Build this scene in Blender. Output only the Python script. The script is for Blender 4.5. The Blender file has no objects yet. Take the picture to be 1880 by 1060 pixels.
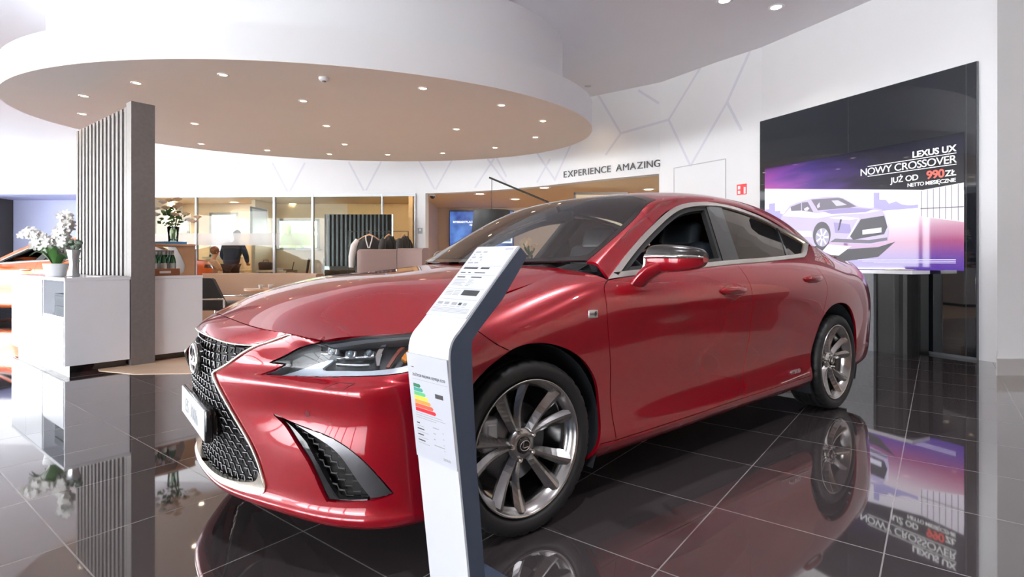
import bpy, bmesh, math, random
import numpy as np
from mathutils import Vector, Matrix
from mathutils.geometry import delaunay_2d_cdt

SC = bpy.context.scene
COL = SC.collection
random.seed(7)
R = math.radians

# ------------------------------------------------------------------ camera, sky, exposure
F, CX, CY, EYE = 1002.67, 940.0, 478.28, 1.05785      # pixels of the 1880x1060 frame; eye height in metres
cam_data = bpy.data.cameras.new('camera')
cam_data.sensor_width = 36.0
cam_data.lens = F / 1880 * 36.0
cam_data.shift_y = -(530 - CY) / 1880
cam_data.clip_start = 0.05
cam_data.clip_end = 300
cam = bpy.data.objects.new('camera', cam_data)
COL.objects.link(cam)
cam.location = (0, 0, EYE)
cam.rotation_euler = (R(90), 0, 0)
SC.camera = cam

world = bpy.data.worlds.new('daylight_sky')
SC.world = world
world.use_nodes = True
wn = world.node_tree
for n in list(wn.nodes):
    wn.nodes.remove(n)
w_out = wn.nodes.new('ShaderNodeOutputWorld')
w_bg = wn.nodes.new('ShaderNodeBackground')
w_tc = wn.nodes.new('ShaderNodeTexCoord')
w_sep = wn.nodes.new('ShaderNodeSeparateXYZ')
w_rmp = wn.nodes.new('ShaderNodeValToRGB')
w_noi = wn.nodes.new('ShaderNodeTexNoise')
w_mix = wn.nodes.new('ShaderNodeMix')
w_mix.data_type = 'RGBA'
w_noi.inputs['Scale'].default_value = 3.0
w_rmp.color_ramp.elements[0].position = 0.0
w_rmp.color_ramp.elements[0].color = (0.95, 0.97, 1.0, 1)
w_rmp.color_ramp.elements[1].position = 0.6
w_rmp.color_ramp.elements[1].color = (0.72, 0.85, 1.0, 1)
wn.links.new(w_tc.outputs['Generated'], w_sep.inputs[0])
wn.links.new(w_sep.outputs['Z'], w_rmp.inputs['Fac'])
wn.links.new(w_rmp.outputs['Color'], w_mix.inputs['A'])
w_mix.inputs['B'].default_value = (1, 1, 1, 1)
wn.links.new(w_tc.outputs['Generated'], w_noi.inputs['Vector'])
wn.links.new(w_noi.outputs['Fac'], w_mix.inputs['Factor'])
wn.links.new(w_mix.outputs['Result'], w_bg.inputs['Color'])
w_bg.inputs['Strength'].default_value = 8.5
wn.links.new(w_bg.outputs[0], w_out.inputs[0])

# sun added behind the building so the paving bounces light to the ceiling
sun_d = bpy.data.lights.new('sun', 'SUN')
sun_d.energy = 190.0
sun_d.angle = R(1.0)
sun_d.color = (1.0, .96, .90)
sun = bpy.data.objects.new('sun', sun_d)
COL.objects.link(sun)
sun.rotation_euler = (R(-36), R(10), 0)

SC.view_settings.view_transform = 'Standard'
SC.view_settings.look = 'None'
SC.view_settings.gamma = 1.0
SC.view_settings.use_curve_mapping = False
SC.view_settings.exposure = 0.60
try:
    SC.cycles.use_denoising = True
    SC.cycles.max_bounces = 10
    SC.cycles.diffuse_bounces = 5
    SC.cycles.glossy_bounces = 5
    SC.cycles.transparent_max_bounces = 16
    SC.cycles.sample_clamp_indirect = 6.0
except Exception:
    pass


# ------------------------------------------------------------------ helpers
def at(px, py, Y):
    """world point seen at pixel (px, py) at depth Y"""
    return np.array([(px - CX) / F * Y, Y, EYE + (CY - py) / F * Y])


MATS = {}


def M(name, col=(.8, .8, .8), rough=.5, metal=0., coat=0., spec=.5, emit=None, es=0., sheen=0., var=0., vscale=8., bump=0., bscale=60.):
    if name in MATS:
        return MATS[name]
    m = bpy.data.materials.new(name)
    m.use_nodes = True
    nt = m.node_tree
    b = nt.nodes['Principled BSDF']
    b.inputs['Base Color'].default_value = (*col, 1)
    b.inputs['Roughness'].default_value = rough
    b.inputs['Metallic'].default_value = metal
    b.inputs['Coat Weight'].default_value = coat
    b.inputs['Coat Roughness'].default_value = .02
    b.inputs['Specular IOR Level'].default_value = spec
    b.inputs['Sheen Weight'].default_value = sheen
    if emit:
        b.inputs['Emission Color'].default_value = (*emit, 1)
        b.inputs['Emission Strength'].default_value = es
    tc = None
    if var or bump:
        tc = nt.nodes.new('ShaderNodeTexCoord')
    if var:
        n = nt.nodes.new('ShaderNodeTexNoise')
        n.inputs['Scale'].default_value = vscale
        n.inputs['Detail'].default_value = 4
        mx = nt.nodes.new('ShaderNodeMix')
        mx.data_type = 'RGBA'
        mx.inputs['A'].default_value = (*[c * (1 - var) for c in col], 1)
        mx.inputs['B'].default_value = (*[min(1, c * (1 + var)) for c in col], 1)
        nt.links.new(tc.outputs['Object'], n.inputs['Vector'])
        nt.links.new(n.outputs['Fac'], mx.inputs['Factor'])
        nt.links.new(mx.outputs['Result'], b.inputs['Base Color'])
    if bump:
        n2 = nt.nodes.new('ShaderNodeTexNoise')
        n2.inputs['Scale'].default_value = bscale
        bp = nt.nodes.new('ShaderNodeBump')
        bp.inputs['Strength'].default_value = bump
        bp.inputs['Distance'].default_value = .01
        nt.links.new(tc.outputs['Object'], n2.inputs['Vector'])
        nt.links.new(n2.outputs['Fac'], bp.inputs['Height'])
        nt.links.new(bp.outputs['Normal'], b.inputs['Normal'])
    MATS[name] = m
    return m


def glassmat(name, tint=(.9, .95, .95), ior=1.45, refl=(1, 1, 1)):
    if name in MATS:
        return MATS[name]
    m = bpy.data.materials.new(name)
    m.use_nodes = True
    nt = m.node_tree
    nt.nodes.clear()
    o = nt.nodes.new('ShaderNodeOutputMaterial')
    t = nt.nodes.new('ShaderNodeBsdfTransparent')
    t.inputs[0].default_value = (*tint, 1)
    g = nt.nodes.new('ShaderNodeBsdfGlossy')
    g.inputs['Roughness'].default_value = 0.0
    g.inputs['Color'].default_value = (*refl, 1)
    f = nt.nodes.new('ShaderNodeFresnel')
    f.inputs['IOR'].default_value = ior
    mx = nt.nodes.new('ShaderNodeMixShader')
    nt.links.new(f.outputs[0], mx.inputs[0])
    nt.links.new(t.outputs[0], mx.inputs[1])
    nt.links.new(g.outputs[0], mx.inputs[2])
    nt.links.new(mx.outputs[0], o.inputs[0])
    MATS[name] = m
    return m


def emat(name, col, s=1.):
    return M(name, (0.01, .01, .01), .4, emit=col, es=s)


def props(o, label=None, cat=None, group=None, kind=None):
    if label:
        o['label'] = label
    if cat:
        o['category'] = cat
    if group:
        o['group'] = group
    if kind:
        o['kind'] = kind
    return o


def empty(name, loc=(0, 0, 0), rz=0., label=None, cat=None, group=None):
    o = bpy.data.objects.new(name, None)
    o.empty_display_size = .1
    COL.objects.link(o)
    o.location = loc
    o.rotation_euler = (0, 0, rz)
    return props(o, label, cat, group)


def link_mesh(name, me, parent=None):
    o = bpy.data.objects.new(name, me)
    COL.objects.link(o)
    if parent is not None:
        o.parent = parent
    return o


def copy_tree(o, parent=None):
    c = o.copy()
    COL.objects.link(c)
    if parent is not None:
        c.parent = parent
    for ch in list(o.children):
        copy_tree(ch, c)
    return c


class MB:
    """collects simple solids into ONE mesh"""

    def __init__(s):
        s.v, s.f, s.sm, s.mi = [], [], [], []
        s.cur = 0

    def add(s, vs, fs, smooth=False):
        k = len(s.v)
        s.v += [tuple(map(float, p)) for p in vs]
        s.f += [tuple(i + k for i in f) for f in fs]
        s.sm += [smooth] * len(fs)
        s.mi += [s.cur] * len(fs)
        return s

    def hexa(s, p):
        return s.add(p, [(0, 3, 2, 1), (4, 5, 6, 7), (0, 1, 5, 4), (1, 2, 6, 5), (2, 3, 7, 6), (3, 0, 4, 7)])

    def box(s, c, d, rz=0., tilt=None):
        x, y, z = [q / 2 for q in d]
        P = [(-x, -y, -z), (x, -y, -z), (x, y, -z), (-x, y, -z), (-x, -y, z), (x, -y, z), (x, y, z), (-x, y, z)]
        m = Matrix.Rotation(rz, 3, 'Z')
        if tilt is not None:
            m = m @ tilt
        return s.hexa([Vector(c) + m @ Vector(p) for p in P])

    def rbox(s, c, d, bev=.02, seg=3, rz=0., tilt=None):
        bm = bmesh.new()
        bmesh.ops.create_cube(bm, size=1)
        bmesh.ops.scale(bm, vec=d, verts=bm.verts)
        bmesh.ops.bevel(bm, geom=list(bm.edges), offset=min(bev, min(d) * .49), segments=seg, affect='EDGES', profile=.5)
        m = Matrix.Rotation(rz, 3, 'Z')
        if tilt is not None:
            m = m @ tilt
        bm.verts.index_update()
        vs = [Vector(c) + m @ v.co for v in bm.verts]
        fs = [tuple(v.index for v in f.verts) for f in bm.faces]
        bm.free()
        return s.add(vs, fs, True)

    def ring(s, loops, close=False, cap=True, smooth=True):
        """loops: list of equal-length closed point loops"""
        n = len(loops[0])
        vs = [p for l in loops for p in l]
        fs = []
        m = len(loops)
        for i in range(m if close else m - 1):
            a, b = i * n, ((i + 1) % m) * n
            for j in range(n):
                k = (j + 1) % n
                fs.append((a + j, a + k, b + k, b + j))
        s.add(vs, fs, smooth)
        if cap and not close:
            s.add(list(loops[0]), [tuple(range(n))[::-1]], False)
            s.add(list(loops[-1]), [tuple(range(n))], False)
        return s

    def cyl(s, p, q, r, r2=None, n=16, cap=True):
        p, q = Vector(p), Vector(q)
        r2 = r if r2 is None else r2
        d = (q - p).normalized()
        a = d.orthogonal().normalized()
        b = d.cross(a)
        L = [[pt + (a * math.cos(t) + b * math.sin(t)) * rr for t in [2 * math.pi * i / n for i in range(n)]] for pt, rr in ((p, r), (q, r2))]
        return s.ring(L, cap=cap)

    def tube(s, path, r, n=8, closed=False, flat=1.):
        P = [Vector(p) for p in path]
        m = len(P)
        loops = []
        prev = None
        for i in range(m):
            if closed:
                d = (P[(i + 1) % m] - P[i - 1]).normalized()
            else:
                d = (P[min(i + 1, m - 1)] - P[max(i - 1, 0)]).normalized()
            if prev is None:
                a = d.orthogonal().normalized()
            else:
                a = (prev - d * prev.dot(d))
                a = a.normalized() if a.length > 1e-6 else d.orthogonal().normalized()
            prev = a
            b = d.cross(a)
            rr = r[i] if isinstance(r, (list, tuple)) else r
            loops.append([P[i] + (a * math.cos(t) + b * math.sin(t) * flat) * rr for t in [2 * math.pi * k / n for k in range(n)]])
        return s.ring(loops, close=closed)

    def lathe(s, prof, c=(0, 0, 0), n=32, axis='Z', cap=True, ang=None):
        c = Vector(c)
        loops = []
        for r, h in prof:
            l = []
            for i in range(n):
                t = 2 * math.pi * i / n
                x, y = r * math.cos(t), r * math.sin(t)
                l.append(c + (Vector((x, y, h)) if axis == 'Z' else Vector((x, h, y)) if axis == 'Y' else Vector((h, x, y))))
            if axis == 'Y':
                l = l[::-1]
            loops.append(l)
        return s.ring(loops, cap=cap)

    def ball(s, c, r, sc=(1, 1, 1), n=14, m=9, rot=None):
        L = []
        c = Vector(c)
        for i in range(1, m):
            ph = math.pi * i / m
            l = []
            for j in range(n):
                t = 2 * math.pi * j / n
                q = Vector((r * sc[0] * math.sin(ph) * math.cos(t), r * sc[1] * math.sin(ph) * math.sin(t), -r * sc[2] * math.cos(ph)))
                l.append(c + (rot @ q if rot else q))
            L.append(l)
        s.ring(L, cap=False)
        k = len(s.v)
        q0, q1 = Vector((0, 0, -r * sc[2])), Vector((0, 0, r * sc[2]))
        s.v += [tuple(c + (rot @ q0 if rot else q0)), tuple(c + (rot @ q1 if rot else q1))]
        b0 = k - n * (m - 1)
        for j in range(n):
            s.f.append((b0 + (j + 1) % n, b0 + j, k))
            s.f.append((k - n + j, k - n + (j + 1) % n, k + 1))
            s.sm += [True, True]
            s.mi += [s.cur] * 2
        return s

    def prism(s, poly, fn, h0, h1):
        """poly 2D, fn(a,b,h)->3D; earcut by n-gon"""
        n = len(poly)
        A = [fn(p[0], p[1], h0) for p in poly]
        B = [fn(p[0], p[1], h1) for p in poly]
        return s.add(A + B, [tuple(range(n))[::-1], tuple(range(n, 2 * n))] + [(i, (i + 1) % n, n + (i + 1) % n, n + i) for i in range(n)])

    def build(s, name, mat, parent=None, mirror=False):
        me = bpy.data.meshes.new(name)
        v, f = s.v, s.f
        if mirror:
            v = [(p[0], -p[1], p[2]) for p in v]
            f = [q[::-1] for q in f]
        me.from_pydata(v, [], f)
        me.polygons.foreach_set('use_smooth', s.sm)
        mats = mat if isinstance(mat, (list, tuple)) else [mat]
        for m in mats:
            me.materials.append(m)
        if len(mats) > 1:
            me.polygons.foreach_set('material_index', s.mi)
        bm = bmesh.new()
        bm.from_mesh(me)
        bmesh.ops.recalc_face_normals(bm, faces=bm.faces)
        bm.to_mesh(me)
        bm.free()
        me.update()
        return link_mesh(name, me, parent)

    def build2(s, name, mat, parents):
        return s.build(name, mat, parents[0]), s.build(name, mat, parents[1], mirror=True)


def text(name, body, size, mat, parent, origin, right, up, align='LEFT', extrude=.001, bold=0., spacing=1.):
    cu = bpy.data.curves.new(name, 'FONT')
    cu.body = body
    cu.size = size
    cu.align_x = align
    cu.extrude = extrude
    cu.offset = bold
    cu.space_character = spacing
    o = bpy.data.objects.new(name, cu)
    COL.objects.link(o)
    r, u = Vector(right).normalized(), Vector(up).normalized()
    n = r.cross(u).normalized()
    u = n.cross(r)
    m = Matrix((r, u, n)).transposed().to_4x4()
    m.translation = Vector(origin)
    dg = bpy.context.evaluated_depsgraph_get()
    me = bpy.data.meshes.new_from_object(o.evaluated_get(dg))
    bpy.data.objects.remove(o)
    me.transform(m)
    me.materials.clear()
    me.materials.append(mat)
    return link_mesh(name, me, parent)


# ------------------------------------------------------------------ materials
PAINT = M('red_metallic_paint', (.295, .0007, .0095), .26, .28, 1.0, .25, var=.04, vscale=300)
PAINT.node_tree.nodes['Principled BSDF'].inputs['Coat IOR'].default_value = 1.62
ORANGE = M('orange_metallic_paint', (.80, .13, .015), .3, .2, 1.0, .5, var=.04, vscale=300)
CHROME = M('polished_chrome', (.83, .81, .77), .07, 1.0, var=.03)
SATIN = M('satin_chrome', (.90, .86, .79), .28, 1.0, var=.03)
DKCHROME = M('dark_chrome', (.11, .11, .115), .25, 1.0, var=.05)
GUNMETAL = M('gunmetal_satin', (.16, .16, .17), .32, .8, var=.05)
BLACKG = M('gloss_black', (.008, .008, .009), .08, 0, .6, var=.1)
BLACKM = M('matt_black', (.012, .012, .013), .6, var=.15)
RUBBER = M('tyre_rubber', (.010, .0105, .012), .5, var=.2, vscale=20)
LEATHER = M('navy_black_leather', (.030, .042, .056), .42, var=.15, bump=.1, bscale=200)
LINER = M('wheel_liner_felt', (.012, .016, .021), .8, var=.2)
GREYTRIM = M('grey_trim', (.10, .11, .12), .5, var=.1)
ALU = M('brushed_aluminium', (.62, .64, .66), .3, 1.0, var=.04)
RIMF = M('machined_alloy', (.60, .59, .58), .18, 1.0, var=.05)
RIMD = M('smoked_alloy', (.42, .415, .415), .24, 1.0, var=.05)
WHITEP = M('white_plastic', (.82, .84, .86), .35, var=.02)
WHITEL = M('white_lacquer', (.80, .82, .87), .22, 0, .3, var=.015)
WALLW = M('white_wall_paint', (.86, .87, .89), .55, var=.012, vscale=3)
CEILM = M('ceiling_paint', (.84, .84, .89), .6, var=.01, vscale=2)
DISCM = M('canopy_plaster', (.90, .84, .80), .6, var=.02, vscale=2)
CREAM = M('cream_wall_paint', (.80, .66, .47), .6, var=.03, vscale=2)
OCHRE = M('ochre_wall_paint', (.80, .52, .22), .6, var=.04, vscale=2)
BEIGE = M('beige_wall_paint', (.72, .62, .54), .6, var=.02, vscale=2)
LILACW = M('lilac_wall_paint', (.42, .46, .66), .6, var=.03)
SLATG = M('grey_wood_slat', (.155, .14, .136), .5, var=.2, vscale=30)
DKGREY = M('anthracite_panel', (.055, .075, .115), .4, var=.08)
STONE = M('grey_stone', (.33, .36, .39), .55, var=.2, vscale=30, bump=.1)
SOFAB = M('brown_upholstery', (.36, .225, .15), .7, sheen=.2, var=.08, vscale=60, bump=.08, bscale=300)
SOFAM = M('mauve_upholstery', (.22, .145, .135), .65, sheen=.2, var=.06, vscale=60, bump=.08, bscale=300)
DKFAB = M('charcoal_upholstery', (.035, .042, .052), .7, sheen=.1, var=.1, vscale=60)
DKLEA = M('dark_brown_leather', (.035, .025, .022), .5, var=.15)
WOODL = M('light_oak', (.62, .38, .24), .4, var=.12, vscale=12)
WOODM = M('mid_oak', (.42, .24, .13), .45, var=.15, vscale=12)
WOODD = M('brown_crate_wood', (.30, .11, .045), .5, var=.2, vscale=15)
LEAFG = M('leaf_green', (.045, .14, .03), .45, var=.35, vscale=10)
PETALW = M('white_petal', (.88, .87, .84), .5, sheen=.2, var=.04)
PETALC = M('cream_petal', (.82, .64, .46), .5, sheen=.2, var=.08)
STEMG = M('green_stem', (.12, .22, .06), .5, var=.2)
SKIN = M('skin', (.72, .38, .24), .5, var=.05)
NAVY = M('navy_suit_cloth', (.010, .016, .040), .75, sheen=.2, var=.15, vscale=80)
HAIRM = M('dark_brown_hair', (.035, .024, .018), .6, var=.3, vscale=90)
INK = M('dark_print_ink', (.03, .032, .035), .5, var=.05)
INKG = M('grey_print_ink', (.30, .31, .33), .5, var=.05)
INKL = M('pale_grey_print_ink', (.52, .53, .56), .5, var=.05)
CLEAR = glassmat('clear_glass', (.93, .97, .95))
WINDG = glassmat('windscreen_glass', (.74, .82, .82), 2.15)
TINT = glassmat('tinted_privacy_glass', (.07, .06, .05), 1.55, (1.0, .9, .82))
LENSG = glassmat('headlamp_lens', (.93, .95, .97), 1.4)
FROST = M('frosted_film', (.82, .80, .76), .5, var=.02)
FROST.node_tree.nodes['Principled BSDF'].inputs['Alpha'].default_value = .52
DKGLASS = M('dark_green_glass', (.22, .26, .26), .015, 1.0, var=.05)
SCRBLK = M('black_display_glass', (.006, .008, .012), .02, 0, 0, .9, var=.1)


def tile_material():
    m = bpy.data.materials.new('dark_polished_floor_tile')
    m.use_nodes = True
    nt = m.node_tree
    b = nt.nodes['Principled BSDF']
    g = nt.nodes.new('ShaderNodeNewGeometry')

    def vmath(op, a, val=None):
        n = nt.nodes.new('ShaderNodeMath')
        n.operation = op
        if isinstance(a, (int, float)):
            n.inputs[0].default_value = a
        else:
            nt.links.new(a, n.inputs[0])
        if val is not None:
            if isinstance(val, (int, float)):
                n.inputs[1].default_value = val
            else:
                nt.links.new(val, n.inputs[1])
        return n.outputs[0]
    lines, cells = [], []
    for (nx, ny, off) in ((.61512, .78844, 1.77896), (-.78844, .61512, .75368)):
        d = nt.nodes.new('ShaderNodeVectorMath')
        d.operation = 'DOT_PRODUCT'
        d.inputs[1].default_value = (nx, ny, 0)
        nt.links.new(g.outputs['Position'], d.inputs[0])
        q = vmath('DIVIDE', vmath('SUBTRACT', d.outputs['Value'], off), .6)
        c = vmath('FLOOR', vmath('ADD', q, .5))
        fr = vmath('ABSOLUTE', vmath('SUBTRACT', q, c))
        lines.append(vmath('LESS_THAN', fr, .0042))
        cells.append(vmath('FLOOR', q))
    grout = vmath('MAXIMUM', lines[0], lines[1])
    cv = nt.nodes.new('ShaderNodeCombineXYZ')
    nt.links.new(cells[0], cv.inputs[0])
    nt.links.new(cells[1], cv.inputs[1])
    wnz = nt.nodes.new('ShaderNodeTexWhiteNoise')
    nt.links.new(cv.outputs[0], wnz.inputs['Vector'])
    nz = nt.nodes.new('ShaderNodeTexNoise')
    nz.inputs['Scale'].default_value = 250
    nt.links.new(g.outputs['Position'], nz.inputs['Vector'])
    mixa = nt.nodes.new('ShaderNodeMix')
    mixa.data_type = 'RGBA'
    mixa.inputs['A'].default_value = (.046, .038, .039, 1)
    mixa.inputs['B'].default_value = (.060, .050, .051, 1)
    sm = vmath('ADD', vmath('MULTIPLY', wnz.outputs['Value'], .5), vmath('MULTIPLY', nz.outputs['Fac'], .5))
    nt.links.new(sm, mixa.inputs['Factor'])
    mixb = nt.nodes.new('ShaderNodeMix')
    mixb.data_type = 'RGBA'
    mixb.inputs['B'].default_value = (.23, .215, .205, 1)
    nt.links.new(mixa.outputs['Result'], mixb.inputs['A'])
    nt.links.new(grout, mixb.inputs['Factor'])
    nt.links.new(mixb.outputs['Result'], b.inputs['Base Color'])
    rg = vmath('ADD', vmath('MULTIPLY', grout, .35), .035)
    nt.links.new(rg, b.inputs['Roughness'])
    b.inputs['Specular IOR Level'].default_value = 1.0
    b.inputs['Coat Weight'].default_value = .7
    b.inputs['Coat Roughness'].default_value = .03
    b.inputs['Coat IOR'].default_value = 1.65
    return m


TILE = tile_material()


def struct(name, mb, mat, label=None):
    o = mb.build(name, mat)
    return props(o, label, kind='structure')


def spl(pts, n):
    """natural cubic spline through points, n samples per span"""
    P = np.array(pts, float)
    w = natspl(len(P))
    return w(np.linspace(0, len(P) - 1, (len(P) - 1) * n + 1)) @ P


def natspl(n):
    A = np.zeros((n, n))
    Bm = np.zeros((n, n))
    A[0, 0] = A[-1, -1] = 1
    for i in range(1, n - 1):
        A[i, i - 1] = 1
        A[i, i] = 4
        A[i, i + 1] = 1
        Bm[i, i - 1] = 6
        Bm[i, i] = -12
        Bm[i, i + 1] = 6
    Q = np.linalg.solve(A, Bm)
    I = np.eye(n)

    def w(t):
        t = np.clip(np.asarray(t, float), 0, n - 1)
        i = np.minimum(t.astype(int), n - 2)
        f = t - i
        g = 1 - f
        return g[:, None] * I[i] + f[:, None] * I[i + 1] + ((g**3 - g) / 6)[:, None] * Q[i] + ((f**3 - f) / 6)[:, None] * Q[i + 1]
    return w


# ------------------------------------------------------------------ the showroom shell
CEIL = 4.3
HEAD = 2.64
# the tiles, the desk and the slat wall share one grid: EA runs back-left, EB runs back-right
EA = np.array([-.78844, .61512, 0.])
EB = np.array([.61512, .78844, 0.])
UP = np.array([0, 0, 1.])

struct('floor', MB().box((-4, 5, -.05), (34, 28, .1)), TILE)
wd = MB()
cen, ax = (-2.3, 8.4), (3.95, 3.5)
# oak floor under the canopy; its edge shows beside the desk
wood_pts = [(-3.95, 5.22), (-3.5, 5.06), (-3.05, 5.09), (-2.2, 5.2), (-1.0, 5.6), (.1, 6.4), (.9, 7.4), (1.2, 8.6), (.9, 9.8), (-.5, 11.2), (-2.5, 12.2), (-5.0, 12.2), (-6.0, 11), (-6.2, 9), (-5.6, 7.2)]
wd.prism(wood_pts, lambda a, b, h: (a, b, h), 0.0, .004)
struct('floor_wood', wd, M('pale_oak_floor', (.70, .52, .38), .3, var=.12, vscale=6))
struct('floor_wood_back', MB().box((-2.6, 14.6, .002), (16.0, 3.6, .004)), M('pale_oak_floor'))
struct('ceiling', MB().box((-4, 5, CEIL + .06), (34, 28, .12)), CEILM)

# curved white wall behind the showroom
WC = spl([(-9.25, 13.25), (-7.2, 13.2), (-5.0, 13.12), (-2.9, 13.0), (-1.4, 12.72), (.1, 12.0), (1.35, 11.0), (2.70, 9.95)], 10)
WC = np.vstack([WC[:-1], [(2.70, 9.95), (3.0, 9.48), (3.35, 8.93), (3.80, 8.30), (4.39, 7.0), (4.945, 5.79), (5.02, 5.62)]])


def xcut(px):
    """index-parameter of the wall line where pixel column px crosses it"""
    r = (px - CX) / F
    for i in range(len(WC) - 1):
        a = WC[i, 0] - r * WC[i, 1]
        b = WC[i + 1, 0] - r * WC[i + 1, 1]
        if a <= 0 <= b or b <= 0 <= a:
            return i + a / (a - b)
    return None


def wpt(t):
    i = min(int(t), len(WC) - 2)
    return WC[i] + (WC[i + 1] - WC[i]) * (t - i)


def wnrm(t):
    i = min(int(t), len(WC) - 2)
    d = WC[i + 1] - WC[i]
    d = d / np.linalg.norm(d)
    return np.array([d[1], -d[0]])      # faces the showroom


def wspan(mb, t0, t1, z0, z1, f=0., b=-.22):
    ts = [t0] + [t for t in range(int(math.ceil(t0 + 1e-6)), int(math.floor(t1 - 1e-6)) + 1)] + [t1]
    vs, fs = [], []
    for t in ts:
        p, n = wpt(t), wnrm(t)
        for (o, z) in ((f, z0), (f, z1), (b, z1), (b, z0)):
            vs.append((p[0] + n[0] * o, p[1] + n[1] * o, z))
    for i in range(len(ts) - 1):
        for j in range(4):
            a, c = i * 4 + j, i * 4 + (j + 1) % 4
            fs.append((a, c, c + 4, a + 4))
    fs += [(0, 3, 2, 1), tuple(len(vs) - 4 + k for k in range(4))]
    mb.add(vs, fs)


TL, TR = 0.0, float(len(WC) - 1)
t_off0, t_off1 = xcut(274), xcut(764)
t_rec0, t_rec1 = xcut(781), xcut(1210)
wb = MB()
wspan(wb, TL, t_rec1, HEAD, CEIL)
wspan(wb, t_rec1, TR, 0, CEIL)
wspan(wb, t_off1, t_rec0, 0, HEAD)
wspan(wb, TL, t_off0, 0, HEAD)
struct('wall_back', wb, WALLW)

# pale lilac tracery painted on the wall
pat = MB()


def wline(px0, py0, px1, py1, w=.045):
    pts = []
    for k in range(7):
        q = k / 6
        px, py = px0 + (px1 - px0) * q, py0 + (py1 - py0) * q
        t = xcut(px)
        p, n = wpt(t), wnrm(t)
        z = EYE + (CY - py) / F * p[1]
        pts.append((t, z))
    L, Rr = [], []
    for k, (t, z) in enumerate(pts):
        a = np.append(wpt(pts[max(k - 1, 0)][0]), pts[max(k - 1, 0)][1])
        b = np.append(wpt(pts[min(k + 1, 6)][0]), pts[min(k + 1, 6)][1])
        d = (b - a) / np.linalg.norm(b - a)
        n = np.append(wnrm(t), 0)
        s = np.cross(d, n) * w / 2
        p = np.append(wpt(t), z) + n * .004
        L.append(p + s)
        Rr.append(p - s)
    pat.add(L + Rr, [(i, i + 1, 8 + i, 7 + i) for i in range(6)])


for l in ((1097, 172, 1140, 245), (1140, 245, 1112, 285), (1140, 245, 1228, 220), (1228, 220, 1290, 118), (1228, 220, 1268, 305), (1268, 305, 1335, 188),
          (1335, 188, 1362, 240), (1335, 188, 1378, 92), (1172, 166, 1210, 190), (1010, 292, 986, 335), (984, 278, 1020, 332), (1050, 262, 1018, 332),
          (908, 290, 872, 345), (912, 290, 930, 325), (895, 292, 930, 338), (770, 296, 798, 348), (830, 294, 800, 348), (700, 297, 672, 350), (640, 297, 668, 350),
          (560, 299, 532, 352), (500, 299, 528, 352), (440, 298, 405, 352), (362, 298, 390, 350), (300, 296, 280, 340)):
    wline(*l)
props(pat.build('trim_1', M('pale_lilac_paint', (.74, .745, .82), .55, var=.02)), kind='structure')

# flush service door in the wall right of the lettering
t0, t1 = xcut(1237), xcut(1333)
dm = MB()
for (ta, tb, za, zb) in ((t0, t1, 2.685, 2.70), (t0, t0 + .02, 0, 2.7), (t1 - .02, t1, 0, 2.7)):
    wspan(dm, ta, tb, za, zb, .006, -.01)
struct('door_1', dm, M('door_gap_grey', (.55, .55, .58), .6, var=.05))

# recess with the television: cream back wall, warm ceiling
rc = MB()
rc.box((1.6, 16.6, 1.32), (9.4, .2, 2.7))
rc.box((6.2, 13.0, 1.32), (.2, 7.2, 2.7))
struct('wall_recess', rc, BEIGE)
struct('wall_recess_side', MB().box((-2.30, 14.9, 1.32), (.14, 3.4, 2.7)), BEIGE)
cl = MB()
cl.prism([(-2.35, 13.1), (-1.35, 12.88), (.2, 12.14), (1.47, 11.12), (2.8, 10.1), (6.2, 10.1), (6.2, 16.7), (-2.35, 16.7)], lambda a, b, h: (a, b, h), HEAD + .01, HEAD + .1)
struct('ceiling_recess', cl, M('warm_ceiling_paint', (.82, .60, .36), .6, var=.02))
# offices behind the glass partition
BO = 15.4
of = MB()
winA = (at(388, 0, BO)[0], at(440, 0, BO)[0], 1.16, 2.40)
winB = (at(512, 0, BO)[0], at(588, 0, BO)[0], 1.35, 2.22)
winC = (at(290, 0, BO)[0], at(352, 0, BO)[0], 1.82, 2.22)
xs = [-10.62]
for w in (winC, winA, winB):
    of.box(((xs[-1] + w[0]) / 2, BO, 1.32), (w[0] - xs[-1], .16, 2.7))
    of.box(((w[0] + w[1]) / 2, BO, w[2] / 2), (w[1] - w[0], .16, w[2]))
    of.box(((w[0] + w[1]) / 2, BO, (w[3] + HEAD) / 2), (w[1] - w[0], .16, HEAD - w[3]))
    xs.append(w[1])
of.box(((xs[-1] - 2.42) / 2, BO, 1.32), (-2.42 - xs[-1], .16, 2.7))
struct('wall_office', of, CREAM)
struct('wall_office_divider', MB().box((at(470, 0, 14.3)[0], 14.75, 1.32), (.10, 1.2, 2.64)), CREAM)
struct('wall_office_right', MB().box((-2.47, 14.35, 1.32), (.1, 2.1, 2.64)), OCHRE)
struct('wall_office_ochre', MB().box((-3.55, 15.29, 1.32), (2.1, .05, 2.64)), OCHRE)
struct('ceiling_office', MB().box((-6.5, 14.72, HEAD + .06), (8.2, 2.7, .1)), M('warm_ceiling_paint'))
for k, w in enumerate((winA, winB, winC)):
    fr = MB()
    xm, zm = (w[0] + w[1]) / 2, (w[2] + w[3]) / 2
    for x in (w[0] + .03, w[1] - .03):
        fr.box((x, BO - .06, zm), (.06, .1, w[3] - w[2]))
    for z in (w[2] + .03, w[3] - .03):
        fr.box((xm, BO - .06, z), (w[1] - w[0], .1, .06))
    if k == 0:
        fr.box((xm, BO - .14, w[2] - .03), (w[1] - w[0] + .25, .2, .05))
    o = fr.build('window_%d' % (k + 1), M('grey_window_frame', (.42, .43, .42), .5, var=.05))
    props(o, kind='structure')
    g = MB().box((xm, BO - .02, zm), (w[1] - w[0] - .1, .01, w[3] - w[2] - .1)).build('window_pane', CLEAR, o)

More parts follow.
